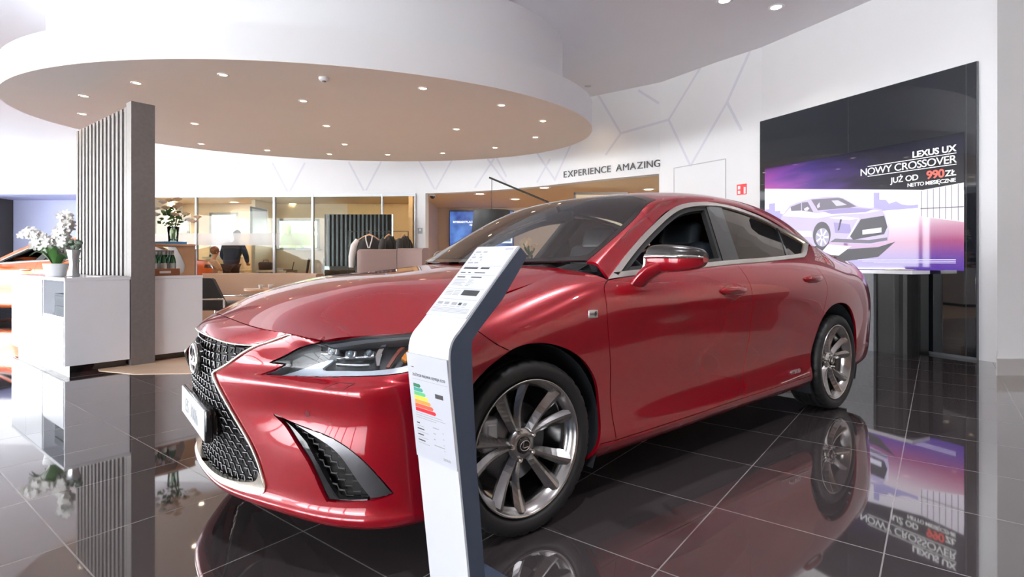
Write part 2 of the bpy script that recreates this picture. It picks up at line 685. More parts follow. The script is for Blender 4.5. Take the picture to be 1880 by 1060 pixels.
# glass partition of the offices: rails, posts, panes, frosted band
gp = MB()
wspan(gp, t_off0, t_off1, HEAD - .06, HEAD, .03, -.05)
wspan(gp, t_off0, t_off1, 0, .06, .03, -.05)
for px, hw in ((276, .04), (361, .04), (504, .05), (574.5, .05), (702, .04), (763, .035)):
    t = xcut(px)
    wspan(gp, max(t_off0, t - hw / .45), min(t_off1, t + hw / .45), .0, HEAD, .04, -.05)
part = props(gp.build('window_4', M('brushed_post', (.50, .53, .56), .4, .4, var=.05)), kind='structure')
pn = MB()
wspan(pn, t_off0, xcut(702), .06, HEAD - .06, .0, -.012)
pn.build('glass_pane', glassmat('partition_glass', (.95, .98, .96), 1.3), part)
fb = MB()
wspan(fb, xcut(277), xcut(574), 1.42, 1.71, .006, .003)
fb.build('frosted_band', FROST, part)

# left end: lilac corridor seen past the slat wall
lf = MB()
lf.box((-14.8, 16.0, 3.65), (11.2, .2, 1.3))
lf.box((-9.33, 14.6, 2.15), (.2, 2.9, 4.3))
struct('wall_left', lf, WALLW)
struct('wall_corridor', MB().box((-15.5, 17.6, 1.5), (13, .2, 3.0)), LILACW)
struct('ceiling_corridor', MB().box((-15.5, 16.85, 3.02), (13, 1.6, .06)), M('lilac_light_paint', (.52, .56, .86), .6, var=.02))
struct('wall_corridor_end', MB().box((at(-2, 0, 16.9)[0] - .25, 16.9, 1.5), (.3, 1.4, 3.0)), BLACKM)

# white pillar at the right edge with a steel skirting
pl = MB()
pl.prism([(4.99, 5.60), (4.47, 5.03), (9.0, 5.03), (9.0, 5.8)], lambda a, b, h: (a, b, h), 0, CEIL)
struct('wall_pillar', pl, WALLW)
bb = MB()
bb.prism([(4.985, 5.61), (4.45, 5.02), (4.45, 5.01), (9.0, 5.01), (9.0, 5.03), (4.465, 5.03), (4.99, 5.60)], lambda a, b, h: (a, b, h), 0.0, .155)
struct('baseboard_right', bb, M('brushed_steel', (.80, .80, .80), .45, .55, var=.04))

# walls behind the viewer: glazed left and back-left, mostly solid right
rw = MB()
rw.box((9.0, -1.0, 2.15), (.2, 12.2, 4.3))
struct('wall_right', rw, M('warm_beige_paint', (.80, .66, .56), .6, var=.02))
rw2 = MB()
rw2.box((8.86, -1.0, .45), (.08, 12.0, .9))
struct('trim_reflection_band', rw2, M('dark_reflection_band', (.02, .016, .015), .5, var=.1))  # unseen dark band, added to darken the lower reflections in the car doors
fw = MB()
fw.box((2.85, -7, 2.15), (12.5, .2, 4.3))
fw.box((-6.5, -7, 4.0), (20.5, .2, .6))
for x in (-16, -13, -10, -7, -3.4):
    fw.box((x, -7, 2.0), (.14, .2, 4.0))
struct('wall_front', fw, M('warm_white_paint', (.46, .35, .29), .6, var=.02))
fl = MB()
fl.box((-19, 4.5, 4.0), (.2, 23, .6))
for y in (-7, -4, -1, 2, 5, 8, 11, 14, 16):
    fl.box((-19, y, 2.0), (.2, .14, 4.0))
struct('wall_left_glazing', fl, M('grey_window_frame'))
struct('ground_outside', MB().box((0, 5, -.16), (160, 160, .1)), M('pale_paving', (.74, .74, .74), .8, var=.1, vscale=1))
# hedge and trees outside the office windows
for k, (x, w, h) in enumerate(((-14.0, 1.7, 2.0), (-10.6, 1.3, 1.7), (-7.4, 1.3, 2.3))):
    hb = MB()
    for i in range(60):
        hb.ball((x + random.uniform(-w, w) * .6, 20 + random.uniform(-.8, .8), random.uniform(.2, h)), random.uniform(.25, .5), n=7, m=5)
    o = hb.build('garden_bush', M('bush_leaves', (.10, .20, .05), .7, var=.5, vscale=4))
    props(o, 'green bush outside the ' + ('far left office window', 'office window with the sill', 'right office window behind the frosted band')[k], 'bush', 'bushes outside the office windows')

# round canopy hung under the ceiling
DC, DA, DB, DANG = np.array([-2.632, 7.987]), 3.875, 2.674, R(10.76)


def oval(k, a, b, z):
    t = 2 * math.pi * k
    x, y = a * math.cos(t), b * math.sin(t)
    return (DC[0] + x * math.cos(DANG) - y * math.sin(DANG), DC[1] + x * math.sin(DANG) + y * math.cos(DANG), z)


NN = 144
cn = MB()
cn.cur = 1
cn.ring([[oval(i / NN, DA, DB, z) for i in range(NN)] for z in (3.004, 3.38)], cap=False)
cn.ring([[oval(i / NN, DA - o, DB - o, 3.38) for i in range(NN)] for o in (0, .44)], cap=False, smooth=False)
cn.ring([[oval(i / NN, DA - .44, DB - .44, z) for i in range(NN)] for z in (3.38, CEIL)], cap=False)
cn.cur = 0
cn.add([oval(i / NN, DA, DB, 3.0) for i in range(NN)], [tuple(range(NN))[::-1]])
cn.ring([[oval(i / NN, DA, DB, z) for i in range(NN)] for z in (3.0, 3.004)], cap=False)
struct('ceiling_canopy', cn, [DISCM, WALLW])


# ------------------------------------------------------------------ the car: body surfaces in the car's own frame
# x forward from the front axle, y to the car's left, z up (metres)
Z=lambda pts,z:[(x,y,zz) for (x,y),zz in zip(pts,z)]
lip=[(.975,0),(.968,.16),(.942,.31),(.88,.47),(.81,.605),(.735,.735),(.63,.85),(.515,.905),(.38,.92)]
def off(pl,dx,dy,z):
    return [(x-dx*max(0,(1-(y/.95)**4))-0,y*(1-dy),z if not isinstance(z,(list,tuple)) else z[i]) for i,(x,y) in enumerate(pl)]
rows=[
 off(lip,.06,.06,[.20,.197,.19,.18,.172,.168,.168,.168,.168]),
 off(lip,.012,.012,[.212,.21,.206,.20,.194,.19,.19,.19,.19]),
 off(lip,0,0,[.234,.233,.231,.228,.224,.222,.222,.222,.222]),
 off(lip,.012,.010,[.27,.27,.27,.268,.266,.265,.265,.265,.265]),
 Z([(.988,0),(.981,.16),(.956,.31),(.878,.46),(.803,.60),(.733,.74),(.633,.855),(.515,.905),(.38,.922)],[.42]*9),
 Z([(1.0,0),(.995,.16),(.978,.30),(.888,.45),(.790,.605),(.718,.752),(.630,.862),(.515,.907),(.38,.925)],[.54]*9),
 Z([(1.006,0),(1.001,.16),(.986,.30),(.90,.455),(.81,.62),(.735,.768),(.64,.872),(.52,.907),(.38,.925)],[.63]*9),
 Z([(1.003,0),(.998,.16),(.98,.30),(.885,.445),(.785,.605),(.712,.75),(.622,.852),(.515,.897),(.38,.923)],[.66]*9),
 Z([(.998,0),(.99,.16),(.968,.30),(.868,.43),(.765,.59),(.694,.728),(.610,.824),(.508,.884),(.38,.918)],[.69]*9),
 Z([(.98,0),(.972,.15),(.945,.29),(.868,.43),(.777,.57),(.70,.69),(.61,.765),(.50,.82),(.38,.87)],[.75,.75,.749,.748,.748,.745,.748,.755,.76]),
 Z([(.948,0),(.94,.14),(.915,.275),(.858,.43),(.783,.565),(.712,.68),(.605,.715),(.50,.76),(.38,.81)],[.798,.796,.792,.787,.78,.768,.775,.783,.789]),
 Z([(.895,0),(.888,.13),(.872,.26),(.842,.43),(.785,.56),(.72,.66),(.60,.67),(.50,.70),(.38,.745)],[.830,.827,.819,.811,.803,.785,.79,.795,.80]),
]
B_CTRL = np.array(rows).transpose(1, 0, 2)
def st(x,yz): return [(x if len(q)==2 else q[2],q[0],q[1]) for q in yz]
S_CTRL = [
 st(.38,[(.86,.19),(.915,.265),(.922,.42),(.925,.60),(.918,.69),(.87,.76),(.81,.789),(.745,.80)]),
 st(.15,[(.86,.19),(.913,.265),(.922,.42),(.928,.60),(.924,.72),(.895,.80),(.82,.855),(.73,.875)]),
 st(-.15,[(.86,.19),(.91,.265),(.92,.42),(.926,.60),(.925,.75),(.905,.85),(.83,.925),(.72,.952)]),
 st(-.43,[(.86,.19),(.908,.265),(.906,.42),(.922,.60),(.926,.76),(.915,.885),(.85,.972),(.70,1.012)]),
 st(-.8,[(.86,.195),(.908,.265),(.897,.42),(.917,.60),(.928,.76),(.924,.89),(.848,.99),(.80,1.008)]),
 st(-1.2,[(.86,.20),(.908,.268),(.894,.42),(.916,.60),(.929,.76),(.926,.90),(.848,1.012),(.80,1.03)]),
 st(-1.6,[(.86,.205),(.908,.273),(.894,.42),(.917,.60),(.931,.76),(.928,.91),(.847,1.034),(.80,1.053)]),
 st(-2.0,[(.865,.21),(.912,.28),(.898,.42),(.919,.60),(.934,.76),(.930,.92),(.843,1.05),(.795,1.07)]),
 st(-2.4,[(.87,.215),(.918,.285),(.908,.42),(.925,.60),(.938,.76),(.930,.925),(.832,1.068),(.775,1.10)]),
 st(-2.87,[(.87,.22),(.915,.285),(.925,.42),(.936,.60),(.940,.76),(.922,.92),(.812,1.075),(.72,1.17)]),
 st(-3.2,[(.86,.23),(.905,.29),(.915,.42),(.925,.60),(.93,.76),(.90,.92),(.80,1.045),(.73,1.10)]),
 st(-3.5,[(.83,.24),(.875,.30),(.89,.44),(.905,.62),(.90,.78),(.865,.92),(.79,1.01),(.72,1.06)]),
 st(-3.75,[(.76,.25),(.80,.31),(.82,.45),(.82,.63),(.82,.78),(.785,.91),(.745,.985),(.69,1.04)]),
 st(-3.92,[(.60,.26,-3.88),(.64,.32,-3.90),(.66,.46),(.655,.64,-3.94),(.66,.78,-3.94),(.64,.90,-3.945),(.615,.975,-3.92),(.59,1.04,-3.88)]),
 st(-3.98,[(.33,.26,-3.95),(.34,.32,-3.97),(.34,.46,-3.99),(.35,.64,-4.0),(.35,.78,-4.005),(.34,.90,-4.005),(.33,.98,-3.99),(.32,1.05,-3.93)]),
 st(-4.0,[(0,.26,-3.96),(0,.32,-3.985),(0,.46,-4.0),(0,.64,-4.0),(0,.78,-4.0),(0,.90,-4.0),(0,.98,-4.0),(0,1.055,-3.94)]),
]
H_CTRL = [
 [(-.30,0,1.042),(-.31,.2,1.042),(-.34,.4,1.038),(-.385,.55,1.030),(-.43,.70,1.012)],
 [(-.10,0,1.026),(-.10,.2,1.024),(-.12,.4,1.014),(-.135,.56,.993),(-.15,.72,.952)],
 [(.15,0,1.003),(.15,.2,1.0),(.15,.4,.984),(.15,.57,.94),(.15,.73,.875)],
 [(.40,0,.982),(.40,.2,.978),(.40,.4,.954),(.39,.58,.878),(.38,.745,.80)],
 [(.62,0,.940),(.615,.2,.934),(.605,.39,.904),(.60,.54,.845),(.60,.67,.79)],
 [(.77,0,.893),(.765,.2,.885),(.75,.38,.860),(.73,.53,.823),(.70,.665,.786)],
 [(.895,0,.828),(.88,.2,.82),(.848,.41,.811),(.79,.555,.803),(.72,.66,.785)],
]
T_CTRL = [
 # columns: center, .., windscreen edge(3), pillar mid (4), outer DLO edge (5)
 [(-.22,0,1.045),(-.27,.3,1.045),(-.37,.57,1.05),(-.485,.74,1.053),(-.51,.80,1.03),(-.53,.842,.968)],
 [(-.50,0,1.218),(-.54,.27,1.218),(-.66,.52,1.216),(-.83,.68,1.222),(-.80,.715,1.185),(-.81,.75,1.129)],
 [(-.86,0,1.385),(-.88,.25,1.38),(-.95,.46,1.362),(-1.03,.62,1.32),(-1.055,.65,1.298),(-1.09,.675,1.264)],
 [(-1.24,0,1.472),(-1.245,.23,1.466),(-1.24,.42,1.448),(-1.222,.582,1.404),(-1.272,.607,1.385),(-1.31,.625,1.353)],
 [(-1.65,0,1.515),(-1.65,.22,1.51),(-1.65,.40,1.497),(-1.65,.54,1.467),(-1.65,.588,1.44),(-1.68,.603,1.418)],
 [(-2.05,0,1.515),(-2.05,.22,1.512),(-2.05,.40,1.50),(-2.05,.54,1.472),(-2.05,.592,1.44),(-2.05,.605,1.413)],
 [(-2.45,0,1.48),(-2.45,.22,1.476),(-2.45,.40,1.463),(-2.45,.55,1.433),(-2.45,.61,1.385),(-2.45,.625,1.35)],
 [(-2.85,0,1.385),(-2.85,.22,1.38),(-2.85,.40,1.366),(-2.85,.56,1.332),(-2.84,.64,1.277),(-2.80,.68,1.22)],
 [(-3.25,0,1.215),(-3.25,.22,1.212),(-3.24,.40,1.20),(-3.20,.58,1.175),(-3.12,.67,1.155),(-3.0,.715,1.15)],
 [(-3.55,0,1.10),(-3.54,.22,1.10),(-3.53,.42,1.095),(-3.50,.60,1.085),(-3.42,.69,1.075),(-3.30,.73,1.088)],
 [(-3.78,0,1.085),(-3.77,.22,1.083),(-3.74,.42,1.075),(-3.70,.58,1.06),(-3.65,.66,1.05),(-3.60,.712,1.05)],
 [(-3.94,0,1.075),(-3.935,.22,1.072),(-3.92,.40,1.06),(-3.90,.52,1.05),(-3.86,.61,1.045),(-3.78,.68,1.04)],
]



def mirrored(c, axis):
    """full-width control net from a half one: the centre line is the first row of that axis"""
    c = np.array(c, float)
    m = np.flip(c, axis) * np.array([1, -1, 1])
    m = np.delete(m, -1, axis)
    return np.concatenate([m, c], axis)


class Surf:
    def __init__(s, ctrl, mu=False, mv=False):
        c = np.array(ctrl, float)
        s.u0 = c.shape[0] - 1 if mu else 0
        s.v0 = c.shape[1] - 1 if mv else 0
        if mu:
            c = mirrored(c, 0)
        if mv:
            c = mirrored(c, 1)
        s.C = c
        s.wu, s.wv = natspl(c.shape[0]), natspl(c.shape[1])
        s.q = None

    def __call__(s, uv):
        uv = np.atleast_2d(uv)
        return np.einsum('pi,pj,ijk->pk', s.wu(uv[:, 0] + s.u0), s.wv(uv[:, 1] + s.v0), s.C)

    def to_uv(s, xz, ax=(0, 2)):
        """surface parameters of points given by two of their coordinates"""
        nu, nv = s.C.shape[:2]
        if s.q is None:
            U, V = np.meshgrid(np.linspace(0, nu - 1 - s.u0, 70), np.linspace(0, nv - 1 - s.v0, 50), indexing='ij')
            s.q = np.stack([U.ravel(), V.ravel()], 1)
            s.P = s(s.q)
        out = []
        for t in np.atleast_2d(xz):
            x = s.q[np.argmin(((s.P[:, list(ax)] - t)**2).sum(1))].copy()
            for it in range(14):
                e = 1e-4
                Fv = s(np.array([x, x + [e, 0], x + [0, e]]))[:, list(ax)]
                J = np.stack([(Fv[1] - Fv[0]) / e, (Fv[2] - Fv[0]) / e], 1)
                d = np.linalg.lstsq(J, t - Fv[0], rcond=1e-6)[0]
                m = np.abs(d).max()
                if m > .3:
                    d *= .3 / m
                x = np.clip(x + d, 0, [nu - 1 - s.u0, nv - 1 - s.v0])
                if m < 1e-5:
                    break
            out.append(x)
        return np.array(out)


class GlassSide:
    """side of the cabin between belt line and roof rail, parameters (x, z)"""
    ZB = np.array([[-.43, .972], [-.53, .969], [-.8, .988], [-1.2, 1.011], [-1.6, 1.033], [-2.0, 1.05], [-2.4, 1.066], [-2.9, 1.082]])
    YB = np.array([[-.43, .85], [-.8, .848], [-1.6, .847], [-2.0, .843], [-2.4, .832], [-2.9, .812]])
    KB = np.array([[-.53, .72], [-.8, .70], [-1.1, .67], [-1.7, .645], [-2.1, .68], [-2.45, .75], [-2.8, .92]])

    def __call__(s, xz):
        xz = np.atleast_2d(xz)
        x, z = xz[:, 0], xz[:, 1]
        ip = lambda A: np.interp(-x, -A[:, 0], A[:, 1])
        d = z - ip(s.ZB)
        return np.stack([x, ip(s.YB) - ip(s.KB) * d + .10 * np.clip(d, 0, 1) * np.clip(.38 - d, 0, 1), z], 1)


SB = Surf(B_CTRL, mu=True)
SS = Surf(S_CTRL)
SH = Surf(H_CTRL, mv=True)
ST = Surf(T_CTRL, mv=True)
SG = GlassSide()
CARC = np.array([-1.5, 0, .55])


def nrm(sf, uv):
    uv = np.atleast_2d(uv)
    e = 2e-3
    a = sf(uv + [e, 0]) - sf(uv - [e, 0])
    b = sf(uv + [0, e]) - sf(uv - [0, e])
    n = np.cross(a, b)
    n /= np.linalg.norm(n, axis=1)[:, None] + 1e-12
    s = 1.0 if np.mean(((sf(uv) - CARC) * n).sum(1)) > 0 else -1.0
    return n * s, s


def inside(P, loop):
    x, y = P[:, 0], P[:, 1]
    r = np.zeros(len(P), bool)
    a = loop
    b = np.roll(loop, -1, 0)
    for (x0, y0), (x1, y1) in zip(a, b):
        c = (y0 > y) != (y1 > y)
        with np.errstate(divide='ignore', invalid='ignore'):
            r ^= c & (x < (x1 - x0) * (y - y0) / (y1 - y0 + 1e-30) + x0)
    return r


def lin(*pts, n=8):
    P = [np.array(p, float) for p in pts]
    out = []
    for a, b in zip(P[:-1], P[1:]):
        for k in range(n):
            out.append(a + (b - a) * k / n)
    out.append(P[-1])
    return np.array(out)


def loop(*segs):
    """closed loop from consecutive open paths that share end points"""
    out = []
    for s in segs:
        for p in s:
            if not out or np.abs(np.array(out[-1]) - p).max() > 1e-5:
                out.append(np.array(p, float))
    if np.abs(out[0] - out[-1]).max() < 1e-5:
        out.pop()
    return np.array(out)


def shrink(lp, d):
    """offset a closed loop inwards by d (plane metric)"""
    a = np.roll(lp, 1, 0)
    b = np.roll(lp, -1, 0)
    A = .5 * np.sum(lp[:, 0] * b[:, 1] - b[:, 0] * lp[:, 1])
    t1 = lp - a
    t2 = b - lp
    n1 = np.stack([-t1[:, 1], t1[:, 0]], 1) / (np.linalg.norm(t1, axis=1)[:, None] + 1e-12)
    n2 = np.stack([-t2[:, 1], t2[:, 0]], 1) / (np.linalg.norm(t2, axis=1)[:, None] + 1e-12)
    n = n1 + n2
    n /= np.maximum((n * n).sum(1)[:, None] / 2, .35)
    return lp + n * d * (1 if A > 0 else -1)


def clip_half(lp, a, b, side):
    """part of polygon lp on one side of the line a-b"""
    a, b = np.array(a), np.array(b)
    n = np.array([-(b - a)[1], (b - a)[0]]) * side
    out = []
    for p, q in zip(lp, np.roll(lp, -1, 0)):
        dp, dq = (p - a) @ n, (q - a) @ n
        if dp >= 0:
            out.append(p)
        if (dp >= 0) != (dq >= 0):
            out.append(p + (q - p) * dp / (dp - dq))
    return np.array(out)


def panel(name, sf, loops, step, mat, parents, mode='pair', gap=.002, flange=.014, off=0.):
    """trimmed sheet of a body surface with turned-in edges. mode: pair = left and right object, one = left only,
    center = one object, half loop mirrored about the centre line"""
    sx, sy = (step, step) if not isinstance(step, tuple) else step
    W = np.array([1 / sx, 1 / sy])
    vin = np.vstack(loops) * W
    edges = []
    k = 0
    for l in loops:
        n = len(l)
        edges += [(k + i, k + (i + 1) % n) for i in range(n)]
        k += n
    nb = len(vin)
    lo, hi = vin[:len(loops[0])].min(0), vin[:len(loops[0])].max(0)
    gx, gy = np.arange(lo[0] + .5, hi[0], 1.0), np.arange(lo[1] + .5, hi[1], 1.0)
    g = np.array([(x + (.25 if j % 2 else -.25), y) for j, y in enumerate(gy) for x in gx]) if len(gx) and len(gy) else np.zeros((0, 2))
    if len(g):
        ok = inside(g, loops[0] * W)
        for h in loops[1:]:
            ok &= ~inside(g, h * W)
        g = g[ok]
    if len(g):
        # keep clear of the border
        keep = np.ones(len(g), bool)
        for s0 in range(0, len(g), 400):
            d = np.linalg.norm(g[s0:s0 + 400, None] - vin[None, :nb], axis=2).min(1)
            keep[s0:s0 + 400] = d > .45
        g = g[keep]
    allv = np.vstack([vin, g]) if len(g) else vin
    res = delaunay_2d_cdt([Vector(p) for p in allv], edges, [], 0, 1e-7)
    V = np.array([tuple(p) for p in res[0]]) / W
    T_ = np.array([f for f in res[2] if len(f) == 3])
    c = V[T_].mean(1)
    ok = inside(c * W, loops[0] * W)
    for h in loops[1:]:
        ok &= ~inside(c * W, h * W)
    T_ = T_[ok]
    remap = {}
    for i, src in enumerate(res[3]):
        for q in src:
            remap[q] = i
    P = sf(V)
    N, sg = nrm(sf, V)
    # orient triangles with the normal
    tn = np.cross(P[T_[:, 1]] - P[T_[:, 0]], P[T_[:, 2]] - P[T_[:, 0]])
    flip = (tn * N[T_[:, 0]]).sum(1) < 0
    T_[flip] = T_[flip][:, ::-1]
    P = P + N * off
    verts, norms = list(P), list(N)
    faces = [tuple(int(q) for q in t) for t in T_]
    k = 0
    for li, l in enumerate(loops):
        n = len(l)
        idx = [remap.get(k + i) for i in range(n)]
        k += n
        idx = [q for i, q in enumerate(idx) if q is not None and (i == 0 or q != idx[i - 1])]
        n = len(idx)
        b = np.roll(l, -1, 0)
        A = .5 * np.sum(l[:, 0] * b[:, 1] - b[:, 0] * l[:, 1])
        ccw = (1 if A > 0 else -1) * sg * (1 if li == 0 else -1)
        Q = np.array([P[q] for q in idx])
        Nn = np.array([N[q] for q in idx])
        t = np.roll(Q, -1, 0) - np.roll(Q, 1, 0)
        inn = np.cross(Nn, t) * ccw
        inn /= np.linalg.norm(inn, axis=1)[:, None] + 1e-9
        free = np.array([not (mode == 'center' and abs(q[1]) < 2e-4) for q in Q])
        Q2 = Q + inn * (gap * free)[:, None]
        for i, q in enumerate(idx):
            verts[q] = Q2[i]
        if flange:
            base = len(verts)
            for i in range(n):
                verts.append(Q2[i])
                norms.append(-inn[i] * 1.0 + Nn[i] * .12)
            for i in range(n):
                verts.append(Q2[i] - Nn[i] * flange)
                norms.append(-inn[i])
            for i in range(n):
                j = (i + 1) % n
                if free[i] and free[j]:
                    f = (base + i, base + n + i, base + n + j, base + j)
                    faces.append(f if ccw > 0 else f[::-1])
    verts, norms = np.array(verts), np.array(norms)
    norms /= np.linalg.norm(norms, axis=1)[:, None] + 1e-9
    mir = np.array([1, -1, 1])

    def mk(v, nn, f, par):
        me = bpy.data.meshes.new(name)
        me.from_pydata([tuple(q) for q in v], [], f)
        me.polygons.foreach_set('use_smooth', [True] * len(f))
        me.materials.append(mat)
        me.update()
        me.normals_split_custom_set_from_vertices([tuple(q) for q in nn])
        return link_mesh(name, me, par)
    rf = [f[::-1] for f in faces]
    if mode == 'center':
        n0 = len(verts)
        return mk(np.vstack([verts, verts * mir]), np.vstack([norms, norms * mir]), faces + [tuple(q + n0 for q in f) for f in rf], parents)
    if mode == 'one':
        return mk(verts, norms, faces, parents)
    pl_, pr_ = parents if isinstance(parents, tuple) else (parents, parents)
    return mk(verts, norms, faces, pl_), mk(verts * mir, norms * mir, rf, pr_)


def on(sf, path, off=0.):
    n, _ = nrm(sf, path)
    return sf(path) + n * off


# ------------------------------------------------------------------ the car: assembly
car = empty('car', (-.49544, 2.81289, 0), 3.814925, 'dark red metallic sedan parked across the showroom, nose towards the white reception desk', 'car')
PP = (car, car)


def S_(pts, n=8):
    return SS.to_uv(spl(pts, n) if len(pts) > 2 else lin(*pts, n=n))


# outlines on the side, (x, z)
seam_front = S_([(-.500, .262), (-.471, .398), (-.438, .651), (-.422, .798), (-.423, .866), (-.436, .933), (-.494, .969)], 6)
seam_mid = S_([(-1.598, .277), (-1.605, .381), (-1.626, .585), (-1.632, .767), (-1.628, .933), (-1.618, 1.035)], 6)
arch_r = [(-2.480, .217), (-2.442, .379), (-2.487, .547), (-2.56, .66), (-2.69, .737), (-2.85, .757), (-3.0, .728), (-3.11, .648), (-3.19, .53), (-3.217, .38), (-3.19, .235)]
arch_f = [(-.352, .192), (-.386, .284), (-.394, .375), (-.371, .505), (-.312, .604), (-.217, .68), (-.088, .728), (.031, .738), (.112, .722)]
sill = [(-.500, .262), (-.987, .268), (-1.543, .277), (-1.952, .284), (-2.43, .296)]
belt = [(-.494, .969), (-.7165, .986), (-1.258, 1.016), (-1.618, 1.035), (-2.053, 1.052), (-2.525, 1.078)]
belt_s = spl(belt, 8)
sill_s = spl(sill, 8)


def cut(path, xa, xb):
    """piece of a dense (x, z) path between two x values, walking from xa to xb"""
    p = path[np.argsort(path[:, 0])]
    za, zb = np.interp(xa, p[:, 0], p[:, 1]), np.interp(xb, p[:, 0], p[:, 1])
    lo, hi = min(xa, xb), max(xa, xb)
    m = p[(p[:, 0] > lo + 1e-3) & (p[:, 0] < hi - 1e-3)]
    m = np.vstack([[[lo, np.interp(lo, p[:, 0], p[:, 1])]], m, [[hi, np.interp(hi, p[:, 0], p[:, 1])]]])
    return m if xa < xb else m[::-1]


def hole(cx, cz, a, b, n=28):
    return SS.to_uv([(cx + a * math.cos(t), cz + b * math.sin(t)) for t in [2 * math.pi * i / n for i in range(n)]])


hole_f = hole(-1.440, .888, .108, .040)
hole_r = hole(-2.440, .930, .105, .038)
seam_rear = S_([(-2.525, 1.078), (-2.60, 1.02), (-2.628, .93), (-2.622, .84), (-2.585, .73), (-2.56, .66)], 6)
arch_rs = spl(arch_r, 8)
i_m = int(np.argmin(np.abs(arch_rs - np.array([-2.56, .66])).sum(1)))
doors_f = panel('front_door', SS, [loop(seam_front, SS.to_uv(cut(belt_s, -.494, -1.618)), seam_mid[::-1], SS.to_uv(cut(sill_s, -1.598, -.500))), hole_f], (.07, .16), PAINT, PP)
doors_r = panel('rear_door', SS, [loop(seam_mid, SS.to_uv(cut(belt_s, -1.618, -2.525)), seam_rear, SS.to_uv(arch_rs[1:i_m + 1][::-1]), SS.to_uv(cut(sill_s, -2.43, -1.598))), hole_r], (.07, .16), PAINT, PP)
rock_top = np.vstack([[-.394, .272], sill_s])
panel('rocker_panel', SS, [loop(S_([(-.394, .268), (-.500, .262)], 3), SS.to_uv(sill_s), S_([(-2.43, .296), (-2.47, .24)], 3), SS.to_uv([(x, .1) for x in np.linspace(-2.47, -.36, 24)]), S_([(-.36, .2), (-.394, .268)], 3))], (.1, .2), PAINT, PP)
# front wing
arch_fs = spl(arch_f, 6)
uv_seam_b = S_([(.112, .722), (.182, .761), (.226, .802), (.240, .812)], 4)
uv_tail = np.array([[.615 if False else 0.60, 6.15]])
hood_edge = lambda u0, u1, n=14: np.array([(u, 7.0) for u in np.linspace(u0, u1, n)])
hl_up_S = S_([(.240, .812), (.30, .806), (.38, .80)], 3)
hl_up_S[-1] = (0, 7.0)
panel('front_fender', SS, [loop(SS.to_uv(arch_fs), uv_seam_b, hl_up_S, hood_edge(0, 3.0), lin((3.0, 7.0), seam_front[-1], n=6), seam_front[::-1], S_([(-.500, .262), (-.394, .268)], 3), S_([(-.394, .268), (-.352, .192)], 3))], (.08, .16), PAINT, PP)
# corner piece of the bumper that reaches back over the arch
hl_low_S = S_([(.240, .812), (.27, .775), (.32, .735), (.38, .715)], 4)
panel('bumper_corner', SS, [loop(S_([(.38, .44), (.352, .52), (.275, .626), (.185, .688), (.112, .722)], 4), uv_seam_b, hl_low_S, S_([(.38, .715), (.38, .44)], 8))], (.08, .16), PAINT, PP)
# rear quarter, wrapping round the tail
lamp = loop(spl([(11.35, 5.62), (12.0, 5.92), (13.0, 6.05), (13.9, 5.95)], 6), lin((13.9, 5.95), (14.0, 5.2), n=5), spl([(14.0, 5.2), (13.2, 5.0), (12.6, 4.75), (12.1, 4.95), (11.35, 5.62)], 5))
q_top = loop(lin((15.0, 7.0), (9.05, 7.0), n=40))
u_end = SS.to_uv([(-2.525, 1.078)])[0]
panel('rear_quarter_panel', SS, [loop(seam_rear, SS.to_uv(arch_rs[i_m:]), np.array([(u, 0) for u in np.linspace(SS.to_uv([(-3.19, .235)])[0][0], 15.0, 30)]), lin((15.0, 0), (15.0, 7.0), n=30), q_top, lin((9.05, 7.0), u_end, n=8)), lamp], (.1, .16), PAINT, PP)
tl_ = panel('tail_light', SS, [lamp], (.1, .12), M('tail_lamp_red', (.10, .002, .006), .08, 0, 1.0, var=.1), PP, gap=.002, flange=.02, off=-.002)

# bumper skin, grille opening, fog vents
gr_arm = spl([(3.30, 9.50), (2.95, 9.05), (2.554, 8.404), (2.23, 7.55), (2.068, 6.596), (2.231, 5.741), (2.46, 5.05), (2.66, 4.43), (2.90, 3.912), (3.09, 3.482), (3.20, 3.05)], 6)
gr_bot = spl([(3.20, 3.05), (3.13, 2.78), (2.7, 2.55), (2.0, 2.35), (1.0, 2.25), (0, 2.25)], 6)
gr_top = spl([(0, 9.30), (.7, 9.28), (1.405, 9.24), (2.216, 9.13), (2.75, 9.14), (3.05, 9.27), (3.30, 9.50)], 6)
hl_up = loop(spl([(3.29, 8.153), (3.741, 8.667), (4.248, 9.352), (4.70, 10.25), (5.05, 11.0)], 6))
hl_notch = lin((3.29, 8.153), (3.655, 8.125), (3.50, 7.85), (3.192, 7.071), n=5)
hl_low = spl([(3.192, 7.071), (3.878, 7.175), (4.931, 7.578), (5.772, 7.765), (6.619, 7.901), (7.156, 8.054), (8.0, 8.36)], 6)
fog = loop(spl([(3.475, 4.878), (4.182, 4.63), (5.158, 4.412), (6.027, 3.819), (6.584, 3.272)], 6), spl([(6.584, 3.272), (6.082, 3.148), (5.024, 3.026)], 5), spl([(5.024, 3.026), (4.618, 3.728), (4.146, 4.176), (3.764, 4.596), (3.475, 4.878)], 6))
bumper = panel('front_bumper', SB, [loop(lin((0, 9.30), (0, 11), n=8), lin((0, 11), (5.05, 11), n=30), hl_up[::-1], hl_notch, hl_low, lin((8, 8.36), (8, 0), n=30), lin((8, 0), (0, 0), n=34), lin((0, 0), (0, 2.25), n=6), gr_bot[::-1], gr_arm[::-1], gr_top[::-1]), fog], (.10, .11), PAINT, car, 'center', gap=.0030, flange=.03)
# black grille cavity
panel('grille_backing', SB, [loop(gr_top, gr_arm, gr_bot, lin((0, 2.25), (0, 9.30), n=20))], (.2, .25), BLACKM, car, 'center', gap=-.004, flange=0, off=-.055)


